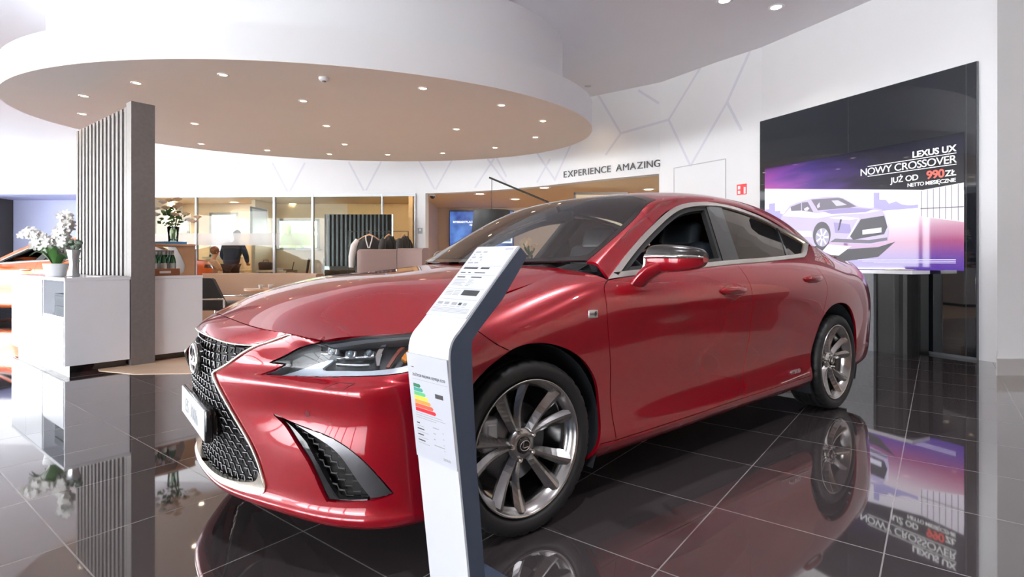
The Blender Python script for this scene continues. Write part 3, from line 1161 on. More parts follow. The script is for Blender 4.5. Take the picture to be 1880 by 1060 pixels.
def front_x():
    """x of the bumper surface as a smooth function of (y, z) near the grille"""
    U, V = np.meshgrid(np.linspace(-4.4, 4.4, 60), np.linspace(1.8, 10.2, 60), indexing='ij')
    P = SB(np.stack([U.ravel(), V.ravel()], 1))
    pw = [(i, j) for i in (0, 2, 4, 6) for j in range(6)]
    A = np.stack([P[:, 1]**i * (P[:, 2] - .5)**j for i, j in pw], 1)
    k = np.linalg.lstsq(A, P[:, 0], rcond=None)[0]
    return lambda y, z: sum(c * y**i * (z - .5)**j for c, (i, j) in zip(k, pw))


FX = front_x()
gl_loop = loop(gr_top, gr_arm, gr_bot)
gl_yz = SB(gl_loop)[:, 1:]
gl_full = np.vstack([gl_yz, (gl_yz * [-1, 1])[::-1]])
gm = MB()
cw, chh = .046, .0285
for r in range(-2, 23):
    for c in range(-13, 14):
        y, z = c * cw + (cw / 2 if r % 2 else 0), .215 + r * chh
        cyz = np.array([[y, z]])
        if not inside(cyz, gl_full)[0] or abs(y) > .56:
            continue
        # interlocked bent bars
        p = [(y - cw * .52, z + chh * .32), (y - cw * .20, z + chh * .32), (y + cw * .02, z - chh * .35), (y + cw * .40, z - chh * .35)]
        gm.tube([(FX(a, b) - .026 + (.005 if i in (0, 3) else .0), a, b) for i, (a, b) in enumerate(p)], .0038, 5)
        p = [(y + cw * .40, z - chh * .35), (y + cw * .40, z + chh * .25)]
        gm.tube([(FX(a, b) - .030, a, b) for a, b in p], .0034, 5)
gm.build('grille_mesh', DKCHROME, car)
gt = MB()
for sgn in (1, -1):
    arm = np.vstack([spl([(4.02, 10.85), (3.862, 10.75), (3.55, 10.0), (3.30, 9.50)], 4)[:-1], gr_arm])
    Q = on(SB, arm, .004) * [1, sgn, 1]
    gt.tube(Q, [.002 + .0035 * min(1, i / 6, (len(Q) - 1 - i) / 3 + .3) for i in range(len(Q))], 8)
Q = on(SB, gr_top, .002)
gt.tube(list(Q[::-1]) + list((Q * [1, -1, 1])[1:]), .0035, 8)
gt.build('grille_frame', M('grille_satin', (.72, .66, .57), .25, 1.0, var=.03), car)
panel('grille_lower_chrome', SB, [loop(spl([(0, 2.25), (1.0, 2.25), (2.0, 2.35), (2.7, 2.55), (3.13, 2.78), (3.22, 3.1)], 6), spl([(3.22, 3.1), (3.10, 3.42), (2.95, 3.16), (2.6, 3.02), (2.1, 2.88), (1.0, 2.74), (0, 2.72)], 6), lin((0, 2.72), (0, 2.25), n=4))], (.12, .12), M('grille_satin'), car, 'center', gap=-.002, flange=.02, off=.006)
# emblem and number plate
em = MB()
ez, exx = .664, SB(SB.to_uv([(.0, .664)], (1, 2)))[0][0] - .028
em.cyl((exx - .03, 0, ez), (exx + .012, 0, ez), .066, .062, n=32)
emb = em.build('emblem_base', BLACKG, car)
e2 = MB()
E_ = lambda t, k=1: (exx + .022, .074 * k * math.cos(t), ez + .056 * k * math.sin(t))
e2.tube([E_(2 * math.pi * i / 40) for i in range(40)], .0085, 8, True)
e2.tube([(exx + .022, .006, ez + .052), (exx + .022, -.032, ez - .012), (exx + .022, -.024, ez - .022), (exx + .022, .055, ez - .020)], .007, 8)
e2.build('emblem', CHROME, car)['label'] = 'chrome oval badge in the middle of the grille'
px_ = SB(SB.to_uv([(.0, .455)], (1, 2)))[0][0] + .014
pb = MB()
pb.rbox((px_ - .02, 0, .452), (.03, .53, .125), .008, 2)
pb.rbox((px_ - .04, .215, .455), (.05, .07, .10), .01, 2)
pb.rbox((px_ - .04, -.215, .455), (.05, .07, .10), .01, 2)
plate = pb.build('number_plate', BLACKG, car)
MB().rbox((px_ - .004, 0, .455), (.006, .518, .112), .002, 1).build('plate_face', WHITEP, plate)
for tx_, ty_ in (('ES', -.155), ('300h', -.03)):
    text('plate_text', tx_, .082, M('plate_grey_ink', (.42, .43, .46), .5, var=.04), plate, (px_ + .0002, ty_, .426), (0, 1, 0), (0, 0, 1), 'LEFT', .0006, 0, 1.05)

# fog vents: satin blade above, black mesh and a gloss wedge inside
panel('fog_vent_blade', SB, [loop(spl([(3.475, 4.878), (4.182, 4.63), (5.158, 4.412), (6.027, 3.819), (6.584, 3.272)], 6), spl([(6.584, 3.272), (6.25, 3.19), (6.006, 3.176)], 3), spl([(6.006, 3.176), (5.603, 3.682), (5.11, 4.174), (4.3, 4.50), (3.696, 4.78), (3.475, 4.878)], 5))], (.1, .1), GUNMETAL, PP, gap=.003, flange=.03, off=-.004)
panel('fog_vent_backing', SB, [fog], (.15, .15), BLACKM, PP, gap=-.004, flange=0, off=-.05)
panel('fog_vent_wedge', SB, [loop(spl([(5.024, 3.026), (4.618, 3.728), (4.146, 4.176), (3.764, 4.596), (3.60, 4.80)], 5), lin((3.60, 4.80), (4.02, 4.50), (4.40, 4.22), (4.86, 3.70), (5.28, 3.12), n=4), lin((5.28, 3.12), (5.95, 3.17), (5.95, 3.08), (5.024, 3.026), n=4))], (.1, .1), BLACKG, PP, gap=.003, flange=.02, off=-.010)
fm = MB()
for i in range(7):
    for j in range(13):
        u0 = 3.9 + i * .36 + j * .0
        v0 = 3.2 + j * .115
        q = np.array([(u0 + (.18 if j % 2 else 0) - .14, v0 + .05), (u0 + (.18 if j % 2 else 0) + .02, v0 + .05), (u0 + (.18 if j % 2 else 0) + .06, v0 - .05), (u0 + (.18 if j % 2 else 0) + .22, v0 - .05)])
        if inside(q, fog).all():
            fm.tube(on(SB, q, -.026), .0024, 5)
fm.build2('fog_vent_mesh', M('vent_mesh_black', (.03, .03, .032), .3, .5, var=.1), PP)

# headlights
hl_loop = loop(hl_up[::-1], hl_notch, hl_low, lin((8, 8.36), (8, 11), n=14), lin((8, 11), (5.05, 11), n=16))
hlL = panel('headlight', SB, [hl_loop], (.12, .12), M('headlamp_housing', (.055, .058, .062), .35, .3, var=.1), PP, gap=.004, flange=0, off=-.05)
panel('headlight_wall', SB, [hl_loop, loop(shrink(hl_loop, .06))], (.12, .12), GREYTRIM, hlL, gap=.003, flange=.05, off=-.004)
panel('headlight_lens', SB, [hl_loop], (.1, .1), LENSG, hlL, gap=.003, flange=0, off=-.001)
drl = loop(spl([(3.35, 7.20), (3.878, 7.30), (4.931, 7.68), (5.772, 7.86), (6.619, 7.99), (7.156, 8.13), (7.9, 8.42)], 5), spl([(7.9, 8.80), (7.156, 8.46), (6.619, 8.32), (5.772, 8.20), (5.0, 8.10), (4.50, 8.05), (4.95, 8.62), (4.25, 8.20), (3.35, 7.20)], 4))
panel('daytime_light', SB, [drl], (.1, .1), M('pale_light_guide', (.75, .80, .88), .25, var=.03), hlL, gap=.001, flange=.012, off=-.018)
panel('headlight_chrome', SB, [loop(lin((6.62, 9.9), (6.78, 9.9), (6.42, 8.9), (6.28, 8.45), (6.18, 8.42), (6.26, 8.9), (6.62, 9.9), n=4)), ], (.1, .1), CHROME, hlL, gap=.001, flange=.012, off=-.016)
panel('headlight_brow', SB, [loop(spl([(4.3, 9.40), (4.75, 10.2), (5.1, 10.85), (6.4, 10.8), (7.9, 10.7)], 5), spl([(7.9, 10.3), (6.4, 10.2), (5.3, 10.1), (4.85, 9.7), (4.3, 9.40)], 5))], (.1, .1), GREYTRIM, hlL, gap=.001, flange=.012, off=-.012)
panel('turn_signal', SB, [loop(lin((6.92, 8.72), (7.35, 9.35), (7.35, 8.85), (7.0, 8.55), (6.92, 8.72), n=4))], (.1, .1), M('amber_reflector', (.85, .28, .02), .25, emit=(.9, .3, .02), es=.15), hlL, gap=.001, flange=.012, off=-.015)  # amber reflector with a faint glow put into its material
panel('side_reflector', SB, [loop(lin((6.42, 8.35), (7.05, 9.35), (7.15, 9.30), (6.52, 8.33), (6.42, 8.35), n=4))], (.1, .1), M('brown_reflector', (.33, .08, .04), .3, var=.1), hlL, gap=.001, flange=.012, off=-.014)
for k, (u, v) in enumerate(((5.00, 9.15), (5.60, 9.20), (6.15, 9.20))):
    pr = MB()
    P0, N0 = SB([(u, v)])[0], nrm(SB, [(u, v)])[0][0]
    a = Vector(np.cross(N0, (0, 0, 1))).normalized()
    b = Vector(N0).cross(a)
    # an L-shaped projector: upright block and foot
    m = Matrix((a, b, Vector(N0))).transposed()
    if b.z < 0:
        m = Matrix((-a, -b, Vector(N0))).transposed()
    c0 = Vector(P0) - Vector(N0) * .032
    pr.rbox(c0, (.040, .030, .02), .006, 2, tilt=m)
    pr.rbox(c0 - m @ Vector((.030, .012, 0)), (.030, .008, .018), .003, 2, tilt=m)
    pr.ball(c0 + Vector(N0) * .008, .013, n=12, m=8)
    pr.build2('projector_lamp', ALU, hlL)
    g2 = MB()
    g2.ball(c0 + Vector(N0) * .014, .011, n=12, m=8)
    g2.build2('projector_lens', M('projector_glass', (.35, .45, .5), .05, .6, 1.0, var=.05), hlL)
rf = MB()
Q = on(SB, spl([(4.95, 8.40), (5.5, 8.48), (6.0, 8.54)], 4), -.028)
rf.tube(Q, .010, 6, flat=.5)
rf.build2('low_reflector', ALU, hlL)
# S-side end of the headlight
hlS = loop(hl_low_S, S_([(.38, .715), (.38, .80)], 5)[:-1], hl_up_S[::-1])
panel('headlight_tail', SS, [hlS], (.12, .12), BLACKG, hlL, gap=.002, flange=.02, off=-.002)
wl = MB()
wq = lin((4.866, 6.23), (5.152, 6.999), (5.555, 6.975), (5.36, 6.273), (4.866, 6.23), n=5)[:-1]
wl.tube(on(SB, wq, .0005), .0011, 5, True)
wl.build2('washer_cover_joint', M('dark_joint_line', (.05, .002, .006), .6, var=.1), PP)
sn = MB()
q0, n0 = SB([(4.35, 5.05)])[0], nrm(SB, [(4.35, 5.05)])[0][0]
sn.cyl(q0 - n0 * .004, q0 + n0 * .0015, .011, n=16)
sn.build2('parking_sensor', M('sensor_red', (.10, .003, .01), .35, var=.1), PP)

# hood, roof, glass
hood_l = loop(lin((0, 0), (6, 0), n=30), lin((6, 0), (6, 4), n=24), lin((6, 4), (0, 4), n=36), lin((0, 4), (0, 0), n=20))
panel('hood', SH, [hood_l], (.09, .09), PAINT, car, 'center', gap=.0036, flange=.022)
ws_l = loop(lin((0.02, 0), (3, 0), n=16), lin((3, 0), (3, 3), n=18), lin((3, 3), (.02, 3), n=18), lin((.02, 3), (.02, 0), n=18))
ws_in = loop(lin((.12, 0), (2.86, 0), n=16), spl([(2.86, 0), (2.85, 1.5), (2.82, 2.55), (2.74, 2.78)], 5), lin((2.74, 2.78), (.22, 2.80), n=14), spl([(.22, 2.80), (.14, 2.6), (.12, 1.5), (.12, 0)], 5))
wsh = panel('windscreen', ST, [ws_in], (.12, .12), WINDG, car, 'center', gap=0, flange=0)
ring_half = loop(lin((.02, 0), (.12, 0), n=2), spl([(.12, 0), (.12, 1.5), (.14, 2.6), (.22, 2.80)], 5), lin((.22, 2.80), (2.74, 2.78), n=14), spl([(2.74, 2.78), (2.82, 2.55), (2.85, 1.5), (2.86, 0)], 5), lin((2.86, 0), (3, 0), n=2), lin((3, 0), (3, 3), n=18), lin((3, 3), (.02, 3), n=18), lin((.02, 3), (.02, 0), n=18))
panel('windscreen_border', ST, [ring_half], (.12, .12), BLACKG, wsh, 'center', gap=.001, flange=.01)
roof_l = loop(lin((0.0, 3), (3, 3), n=22), lin((3, 3), (3, 0), n=18), lin((3, 0), (6.3, 0), n=22), spl([(6.3, 0), (6.32, 1.4), (6.45, 2.6), (6.8, 3.1)], 6), spl([(6.8, 3.1), (7.6, 3.2), (8.4, 3.2), (9.0, 3.1)], 6), lin((9.0, 3.1), (9.0, 5), n=10), lin((9.0, 5), (0, 5), n=60), lin((0, 5), (0, 3), n=8))
panel('roof_panel', ST, [roof_l], (.10, .12), PAINT, car, 'center', gap=.002, flange=.014)
bl = loop(lin((6.34, 0), (9.0, 0), n=16), lin((9.0, 0), (9.0, 3.08), n=14), spl([(9.0, 3.08), (8.4, 3.18), (7.6, 3.18), (6.82, 3.08)], 5), spl([(6.82, 3.08), (6.48, 2.58), (6.36, 1.4), (6.34, 0)], 5))
panel('rear_window', ST, [bl], (.12, .12), TINT, car, 'center', gap=.002, flange=.008)
tr = loop(lin((9.0, 0), (11, 0), n=10), lin((11, 0), (11, 5), n=20), lin((11, 5), (9.0, 5), n=10), lin((9.0, 5), (9.0, 0), n=20))
panel('trunk_lid', ST, [tr], (.1, .12), PAINT, car, 'center', gap=.001, flange=.014)
# cowl between hood and windscreen
ck = MB()
vs_, t_ = [], np.linspace(-1, 1, 33)
for q in t_:
    a = SH([(0, 4 * q)])[0] + [-.0, 0, -.018]
    b = ST([(0.02, 3.05 * q)])[0] + [0, 0, -.016]
    vs_ += [a + [.02, 0, -.03], a, b, b + [-.02, 0, -.03]]
ck.add(vs_, [(i * 4 + j, i * 4 + 4 + j, i * 4 + 5 + j, i * 4 + 1 + j) for i in range(32) for j in range(3)], True)
ck.build('cowl', BLACKM, car)

# side windows: satin frame, door aperture, black pillar, tinted glass
dlo_p = loop(spl([(-.508, .969), (-.80, 1.126), (-1.0916, 1.264), (-1.30, 1.350), (-1.50, 1.400), (-1.80, 1.4257), (-2.05, 1.408), (-2.30, 1.368), (-2.55, 1.301), (-2.75, 1.236), (-2.852, 1.190)], 8), lin((-2.852, 1.190), (-2.853, 1.182), (-2.62, 1.095), (-2.56, 1.080), (-2.525, 1.0783), n=4), belt_s[::-1][:-1])
dlo_i = shrink(dlo_p, .024)
dlo_i = dlo_i[np.array([inside(np.array([p]), dlo_p)[0] for p in dlo_i])]
panel('window_frame_trim', SG, [dlo_p, dlo_i], .03, SATIN, PP, gap=0, flange=.018, off=.004)
L1, L2, L3, L4 = ((-1.503, 1.042), (-1.67, 1.372)), ((-1.681, 1.056), (-1.864, 1.399)), ((-2.292, 1.07), (-2.533, 1.317)), ((-2.322, 1.07), (-2.563, 1.317))
ap_f = clip_half(dlo_i, *L1, -1)
ap_s = shrink(ap_f, .022)
ap_s = ap_s[np.array([inside(np.array([p]), ap_f)[0] for p in ap_s])]
panel('window_seal', SG, [ap_f, ap_s], .03, BLACKM, doors_f, gap=0, flange=.03, off=-.008)
panel('pillar_cover', SG, [clip_half(clip_half(dlo_i, *L1, 1), *L2, -1)], .03, BLACKG, doors_r, gap=.001, flange=.02, off=-.002)
panel('rear_door_glass', SG, [clip_half(clip_half(dlo_i, *L2, 1), *L3, -1)], .04, TINT, doors_r, gap=0, flange=.004, off=-.008)
panel('glass_divider', SG, [clip_half(clip_half(dlo_i, *L3, 1), *L4, -1)], .03, BLACKG, doors_r, gap=0, flange=.02, off=-.003)
panel('quarter_glass', SG, [clip_half(dlo_i, *L4, 1)], .04, TINT, doors_r, gap=0, flange=.004, off=-.008)

# door handles in their recesses
for hx, hz, drs in ((-1.440, .888, doors_f), (-2.440, .930, doors_r)):
    y0 = SS(SS.to_uv([(hx, hz)]))[0][1]
    bowl = MB()
    loops_ = []
    for k in range(6):
        f = math.cos(k / 5 * math.pi / 2 * .96)
        dpt = -.004 - .036 * math.sin(k / 5 * math.pi / 2)
        loops_.append([tuple(SS(SS.to_uv([(hx + .108 * f * math.cos(t), hz + .040 * f * math.sin(t))]))[0] + np.array([0, dpt + .004, 0])) for t in [2 * math.pi * i / 24 for i in range(24)]])
    bowl.ring(loops_, cap=True)
    bowl.build2('handle_recess', PAINT, drs)
    hd = MB()
    L = []
    for k in range(15):
        q = -1 + 2 * k / 14
        r = .5 * (1 - abs(q)**5) ** .5 + .03
        yy = y0 + .016 - .014 * q * q
        L.append([(hx + q * .135, yy + .012 * r * 2 * math.cos(t), hz + .007 + .0185 * r * 2 * math.sin(t)) for t in [2 * math.pi * i / 12 for i in range(12)]])
    hd.ring(L)
    hd.build2('door_handle', PAINT, drs)

# door mirrors
sec = [(.918, -.735, 1.064, .046, .056), (.935, -.740, 1.066, .054, .061), (.98, -.752, 1.067, .060, .063), (1.04, -.772, 1.066, .062, .060), (1.09, -.795, 1.066, .056, .052), (1.125, -.815, 1.067, .044, .040), (1.143, -.828, 1.068, .022, .020)]
ys = spl([s_ for s_ in sec], 4)


def mir_pt(k, t):
    y, xc, zc, a, b = ys[k]
    cx_, sx_ = math.cos(t), math.sin(t)
    ex = .75 if cx_ > 0 else .45
    return (xc + a * math.copysign(abs(cx_)**ex, cx_), y, zc + b * math.copysign(abs(sx_)**.8, sx_))


def mir_piece(name, mat, t0, t1, par, grow=0):
    b = MB()
    n = 14
    vs, fs = [], []
    for k in range(len(ys)):
        for j in range(n + 1):
            p = np.array(mir_pt(k, t0 + (t1 - t0) * j / n))
            c = np.array([ys[k][1], ys[k][0], ys[k][2]])
            d = p - c
            vs.append(c + d * (1 + grow / (np.linalg.norm(d) + 1e-6)))
    for k in range(len(ys) - 1):
        for j in range(n):
            a = k * (n + 1) + j
            fs.append((a, a + 1, a + n + 2, a + n + 1))
    b.add(vs, fs, True)
    for k in (0, len(ys) - 1):
        b.add(vs[k * (n + 1):(k + 1) * (n + 1)], [tuple(range(n + 1))], False)
    return b.build2(name, mat, par)


mh = mir_piece('side_mirror', PAINT, -math.pi, 0.12, PP)
for o in mh:
    o['label'] = 'red and black door mirror with a chrome strip'
mir_piece('mirror_cover', M('mirror_black_shell', (.020, .018, .018), .22, 0, .5, var=.1), .12, math.pi, mh, .001)
mt = MB()
mt.tube([Vector(mir_pt(k, .10)) + Vector((.004, 0, 0)) for k in range(len(ys))], [.003, .006] + [.013 - .007 * k / len(ys) for k in range(2, len(ys))], 8)
mt.tube([(-.655, .893, .935), (-.670, .902, .965), (-.680, .910, 1.005), (-.690, .918, 1.045), tuple(mir_pt(1, .10))], [.004, .008, .010, .011, .010], 8)
mt.build2('mirror_trim', CHROME, mh)
ms = MB()
ms.ring([[(cx_ + a * math.cos(t), y, zc + b * math.sin(t)) for t in [2 * math.pi * i / 14 for i in range(14)]] for (y, cx_, zc, a, b) in ((.868, -.670, .938, .050, .030), (.888, -.676, .950, .050, .034), (.912, -.692, .985, .052, .040), (.94, -.715, 1.015, .052, .042), (.985, -.745, 1.04, .048, .034))])
ms.build2('mirror_stalk', PAINT, mh)
ms = MB()
ms.rbox((-.858, 1.035, 1.064), (.006, .175, .075), .003, 1, rz=R(-20))
ms.build2('mirror_glass', CHROME, mh)

# badges
bd = MB()
bx_, bz_ = -.335, .832
by_ = SS(SS.to_uv([(bx_, bz_)]))[0][1]
bdg = bd.rbox((bx_, by_ + .002, bz_), (.056, .006, .036), .004, 2).build('fender_badge', M('badge_silver', (.78, .78, .80), .2, 1.0, var=.03), car)
text('badge_letter', 'F', .030, BLACKG, bdg, (bx_ - .006, by_ + .0056, bz_ - .011), (-1, 0, 0), (0, 0, 1), 'LEFT', .0006)
hy_ = SS(SS.to_uv([(-2.25, .345)]))[0][1]
text('hybrid_badge', 'HYBRID', .036, M('badge_silver', (.78, .78, .80), .2, 1.0, var=.03), car, (-2.15, hy_ + .001, .336), (-1, 0, 0), (0, 0, 1), 'LEFT', .002, .0006, 1.12)
st_ = MB()
st_.tube(on(SS, S_([(-2.02, .300), (-2.2, .310), (-2.40, .322)], 4), .003), .0035, 6)
st_.build2('sill_chrome', CHROME, PP)


# wheels
def tyre_profile():
    return [(.262, -.085), (.272, -.100), (.292, -.112), (.315, -.113), (.328, -.104), (.3325, -.088), (.334, -.062), (.328, -.060), (.328, -.054), (.334, -.052), (.335, -.022), (.329, -.020), (.329, -.012), (.335, -.010),
            (.335, .010), (.329, .012), (.329, .020), (.335, .022), (.334, .052), (.328, .054), (.328, .060), (.334, .062), (.3325, .088), (.328, .104), (.315, .113), (.300, .1155), (.285, .114), (.276, .109), (.272, .101), (.262, .096)]


def make_wheel(rot, face, inner):
    w = empty('wheel')
    tb = MB()
    n = 180
    loops_ = []
    for r, h in tyre_profile():
        l = []
        for i in range(n):
            t = 2 * math.pi * i / n
            rr = r - (.005 if (i % 5 == 0 and .3275 <= r < .3345 and abs(h) > .058) else 0)
            l.append((rr * math.cos(t), h, rr * math.sin(t)))
        loops_.append(l)
    tb.ring(loops_, close=False, cap=False)
    tb.build('tire', RUBBER, w)
    rb = MB()
    rb.lathe([(.225, -.10), (.225, .04), (.232, .078), (.247, .090), (.2535, .101), (.2595, .108), (.2635, .107), (.2645, .098), (.258, .088)], n=72, axis='Y', cap=False)
    rim = rb.build('rim', face, w)
    sp = MB()
    for k in range(5):
        for sgn in (1, -1):
            phi = R(106 + rot + 72 * k)
            stn = []
            for q in np.linspace(0, 1, 9):
                r = .040 + (.245 - .040) * q
                ang = phi + sgn * (R(9) + R(5.5) * q)
                ctr = r
                wd_ = .0165 + .0165 * q ** 1.4 + (.004 if q < .1 else 0)
                yo = .060 + .040 * q ** 1.5 - .012 * math.sin(math.pi * q)
                th = .040 - .012 * q
                er = np.array([-math.cos(ang), 0, math.sin(ang)])
                et = np.array([math.sin(ang), 0, math.cos(ang)])
                c = er * ctr
                # blade: outer ridge towards the pair gap, sloping flank
                stn.append([c + et * (-sgn) * wd_ * .95 + [0, yo - .016, 0], c + et * (-sgn) * wd_ * .35 + [0, yo, 0], c + et * (-sgn) * wd_ * -.05 + [0, yo + .001, 0], c + et * sgn * wd_ + [0, yo - .022, 0], c + et * sgn * wd_ * .7 + [0, yo - th - .01, 0], c - et * sgn * wd_ * .7 + [0, yo - th - .01, 0]])
            sp.ring(stn, cap=True, smooth=False)
    sp.lathe([(.0, .03), (.062, .03), (.068, .045), (.062, .058), (.044, .066), (.0, .066)], n=30, axis='Y', cap=False)
    sp.build('spokes', inner, rim)
    cp = MB()
    cp.lathe([(.0335, .055), (.0335, .070), (.030, .074), (.0, .075)], n=30, axis='Y', cap=False)
    cap = cp.build('center_cap', BLACKG, w)
    ce = MB()
    ce.tube([(.024 * math.cos(t), .0765, .019 * math.sin(t)) for t in [2 * math.pi * i / 28 for i in range(28)]], .0022, 6, True)
    ce.tube([(.006, .0765, .017), (.011, .0765, -.004), (.008, .0765, -.008), (-.017, .0765, -.007)], .002, 6)
    ce.build('cap_emblem', CHROME, cap)
    for k in range(5):
        ph = R(106 + rot + 72 * k)
        lb = MB()
        lb.cyl((-.057 * math.cos(ph), .045, .057 * math.sin(ph)), (-.057 * math.cos(ph), .073, .057 * math.sin(ph)), .0115, .0105, n=6)
        lb.cyl((-.057 * math.cos(ph), .073, .057 * math.sin(ph)), (-.057 * math.cos(ph), .078, .057 * math.sin(ph)), .0085, .006, n=10)
        lb.build('lug_nut', CHROME, w)
    bk = MB()
    bk.lathe([(.05, -.01), (.155, -.01), (.155, .012), (.085, .012), (.080, .022), (.05, .022)], n=48, axis='Y', cap=True)
    bk.build('brake_disc', M('brake_steel', (.20, .20, .21), .35, .9, var=.1), w)
    return w


wheel = make_wheel(0, RIMF, RIMD)
wheel.parent = car
wheel.location = (0, .800, .335)
cal = MB()
cal.rbox((.135, .010, .055), (.075, .055, .13), .015, 3)
cal.rbox((.130, .032, .055), (.05, .02, .09), .008, 2)
cal.build('brake_caliper', M('caliper_grey', (.45, .47, .50), .35, .6, var=.08), wheel)
for (x, y, rz) in ((-2.87, .805, 0), (0, -.800, math.pi), (-2.87, -.805, math.pi)):
    w2 = copy_tree(wheel, car)
    w2.location = (x, y, .335)
    w2.rotation_euler = (0, R(-14) if x < -1 and rz == 0 else 0, rz)
    if x < -1 and rz == 0:
        for o in w2.children:
            if o.name.startswith('rim'):
                for ch in o.children:
                    ch.material_slots[0].link = 'OBJECT'
                    ch.material_slots[0].material = RIMF  # lighter alloy stands in for the brighter surroundings at this wheel
# wheel arches and underside
for x0 in (0.0, -2.87):
    ln = MB()
    rr = .40 if x0 == 0 else .415
    n = 26
    vs, fs = [], []
    for i in range(n + 1):
        t = R(-25) + R(230) * i / n
        for (y, r) in ((.895, rr), (.62, rr - .01), (.60, .02)):
            vs.append((x0 + r * math.cos(t), y, .335 + r * math.sin(t)))
    for i in range(n):
        for j in range(2):
            a = i * 3 + j
            fs.append((a, a + 1, a + 4, a + 3))
    ln.add(vs, fs, True)
    ln.build2('wheel_liner', LINER, PP)
ub = MB()
ub.box((-1.45, 0, .215), (2.1, 1.60, .06))
ub.box((-1.5, 0, .23), (4.1, 1.0, .06))
ub.box((.45, 0, .245), (.45, .95, .04))
ub.box((-3.6, 0, .27), (.6, 1.2, .06))
ub.box((.22, 0, .50), (.75, 1.12, .50))
ub.box((-3.45, 0, .62), (.7, 1.12, .60))
ub.build('underbody', BLACKM, car)

# cabin
cb = MB()
cb.box((-1.75, 0, .30), (2.9, 1.55, .06))
for s_ in (1, -1):
    cb.box((-1.6, s_ * .79, .62), (2.2, .07, .62))
cb.box((-3.0, 0, .72), (.12, 1.5, .75))
cb.box((-.42, 0, .62), (.08, 1.5, .60))
cb.build('cabin_tub', BLACKM, car)
hl = panel('headliner', ST, [loop(lin((3.05, 0), (6.2, 0), n=14), lin((6.2, 0), (6.5, 2.6), n=8), lin((6.5, 2.6), (8.6, 3.4), n=10), lin((8.6, 3.4), (8.6, 4.9), n=5), lin((8.6, 4.9), (0.1, 4.9), n=40), lin((.1, 4.9), (.1, 3.1), n=6), lin((.1, 3.1), (3.05, 3.1), n=16), lin((3.05, 3.1), (3.05, 0), n=12))], (.2, .2), M('dark_headliner', (.075, .08, .085), .8, var=.1), car, 'center', gap=.004, flange=0, off=-.022)
db = MB()
db.prism([(-.44, .97), (-.62, 1.00), (-.92, .985), (-1.06, .93), (-1.08, .80), (-.95, .62), (-.44, .55)], lambda a, b, h: (a, h, b), -.755, .755)
dash = db.build('dashboard', M('dash_charcoal', (.07, .09, .10), .6, var=.1), car)
sw = MB()
tm = Matrix.Rotation(R(-64), 3, 'Y')
sw.tube([Vector((-1.20, .37, .93)) + tm @ Vector((.185 * math.cos(t), .185 * math.sin(t), 0)) for t in [2 * math.pi * i / 32 for i in range(32)]], .015, 8, True)
sw.rbox((-1.19, .37, .925), (.15, .14, .05), .03, 3, tilt=tm)
sw.tube([Vector((-1.19, .37, .925)) + tm @ Vector((0, -.18, 0)), Vector((-1.19, .37, .925)) + tm @ Vector((0, .18, 0))], .016, 8)
sw.tube([(-1.18, .37, .92), (-.98, .37, .85)], .035, 10)
sw.build('steering_wheel', M('wheel_leather', (.05, .06, .065), .45, var=.1), car)


def seat_parts(x, y, w, parent_name):
    st2 = MB()
    tb_ = Matrix.Rotation(R(-17), 3, 'Y')
    st2.rbox((x, y, .52), (.52, w, .16), .06, 4, tilt=Matrix.Rotation(R(-6), 3, 'Y'))
    st2.rbox((x - .30, y, .86), (.14, w * .94, .66), .065, 4, tilt=tb_)
    for s_ in (1, -1):
        st2.rbox((x - .25, y + s_ * w * .43, .80), (.16, .09, .50), .045, 3, tilt=tb_)
    o = st2.build(parent_name, LEATHER, car)
    hr = MB()
    hr.rbox((x - .395, y, 1.215), (.10, .27, .20), .05, 4, tilt=tb_)
    hr.rbox((x - .375, y, 1.12), (.06, .12, .10), .02, 2, tilt=tb_)
    hr.build('headrest', LEATHER, o)


for y in (.37, -.37):
    seat_parts(-1.38, y, .52, 'front_seat')
    seat_parts(-2.35, y, .60, 'rear_seat')
rm = MB()
rm.rbox((-1.02, 0, 1.335), (.03, .24, .065), .014, 2)
rm.cyl((-1.02, 0, 1.36), (-1.0, 0, 1.40), .012)
rm.build('rear_view_mirror', BLACKM, car)


# ------------------------------------------------------------------ orange car behind the desk: same build, other paint
def strip_copy(o, parent=None):
    skip = ('plate_text', 'badge_letter', 'hybrid_badge', 'projector', 'grille_mesh', 'fog_vent_mesh', 'washer', 'lug_nut', 'sill_chrome', 'low_reflector')
    if any(o.name.startswith(s) for s in skip):
        return None
    c = o.copy()
    COL.objects.link(c)
    if parent is not None:
        c.parent = parent
    for sl in c.material_slots:
        if sl.material == PAINT:
            sl.link = 'OBJECT'
            sl.material = ORANGE
    for ch in list(o.children):
        strip_copy(ch, c)
    return c


car2 = strip_copy(car)
car2.location = (-9.90, 10.95, 0)
car2.rotation_euler = (0, 0, R(168.5))
props(car2, 'bright orange car parked behind the white reception desk and the slat wall', 'car')

# ------------------------------------------------------------------ information pillar in front of the car
e1, e2 = np.array([-.70711, .70711, 0]), np.array([.70711, .70711, 0])
IP = np.array([-.1587, 1.56, 0])
stand = empty('info_stand', tuple(IP + e2 * .09 + e1 * .1), 0, 'white and dark blue angled information stand in front of the red car', 'display stand')
OFS = Vector(tuple(IP + e2 * .09 + e1 * .1))


def sp_(a, w, z):
    """stand point: a = depth from the front edge line, w = across the face, z = up (in the stand's own frame)"""
    return Vector(tuple(IP + e2 * a + e1 * w)) + Vector((0, 0, z)) - OFS


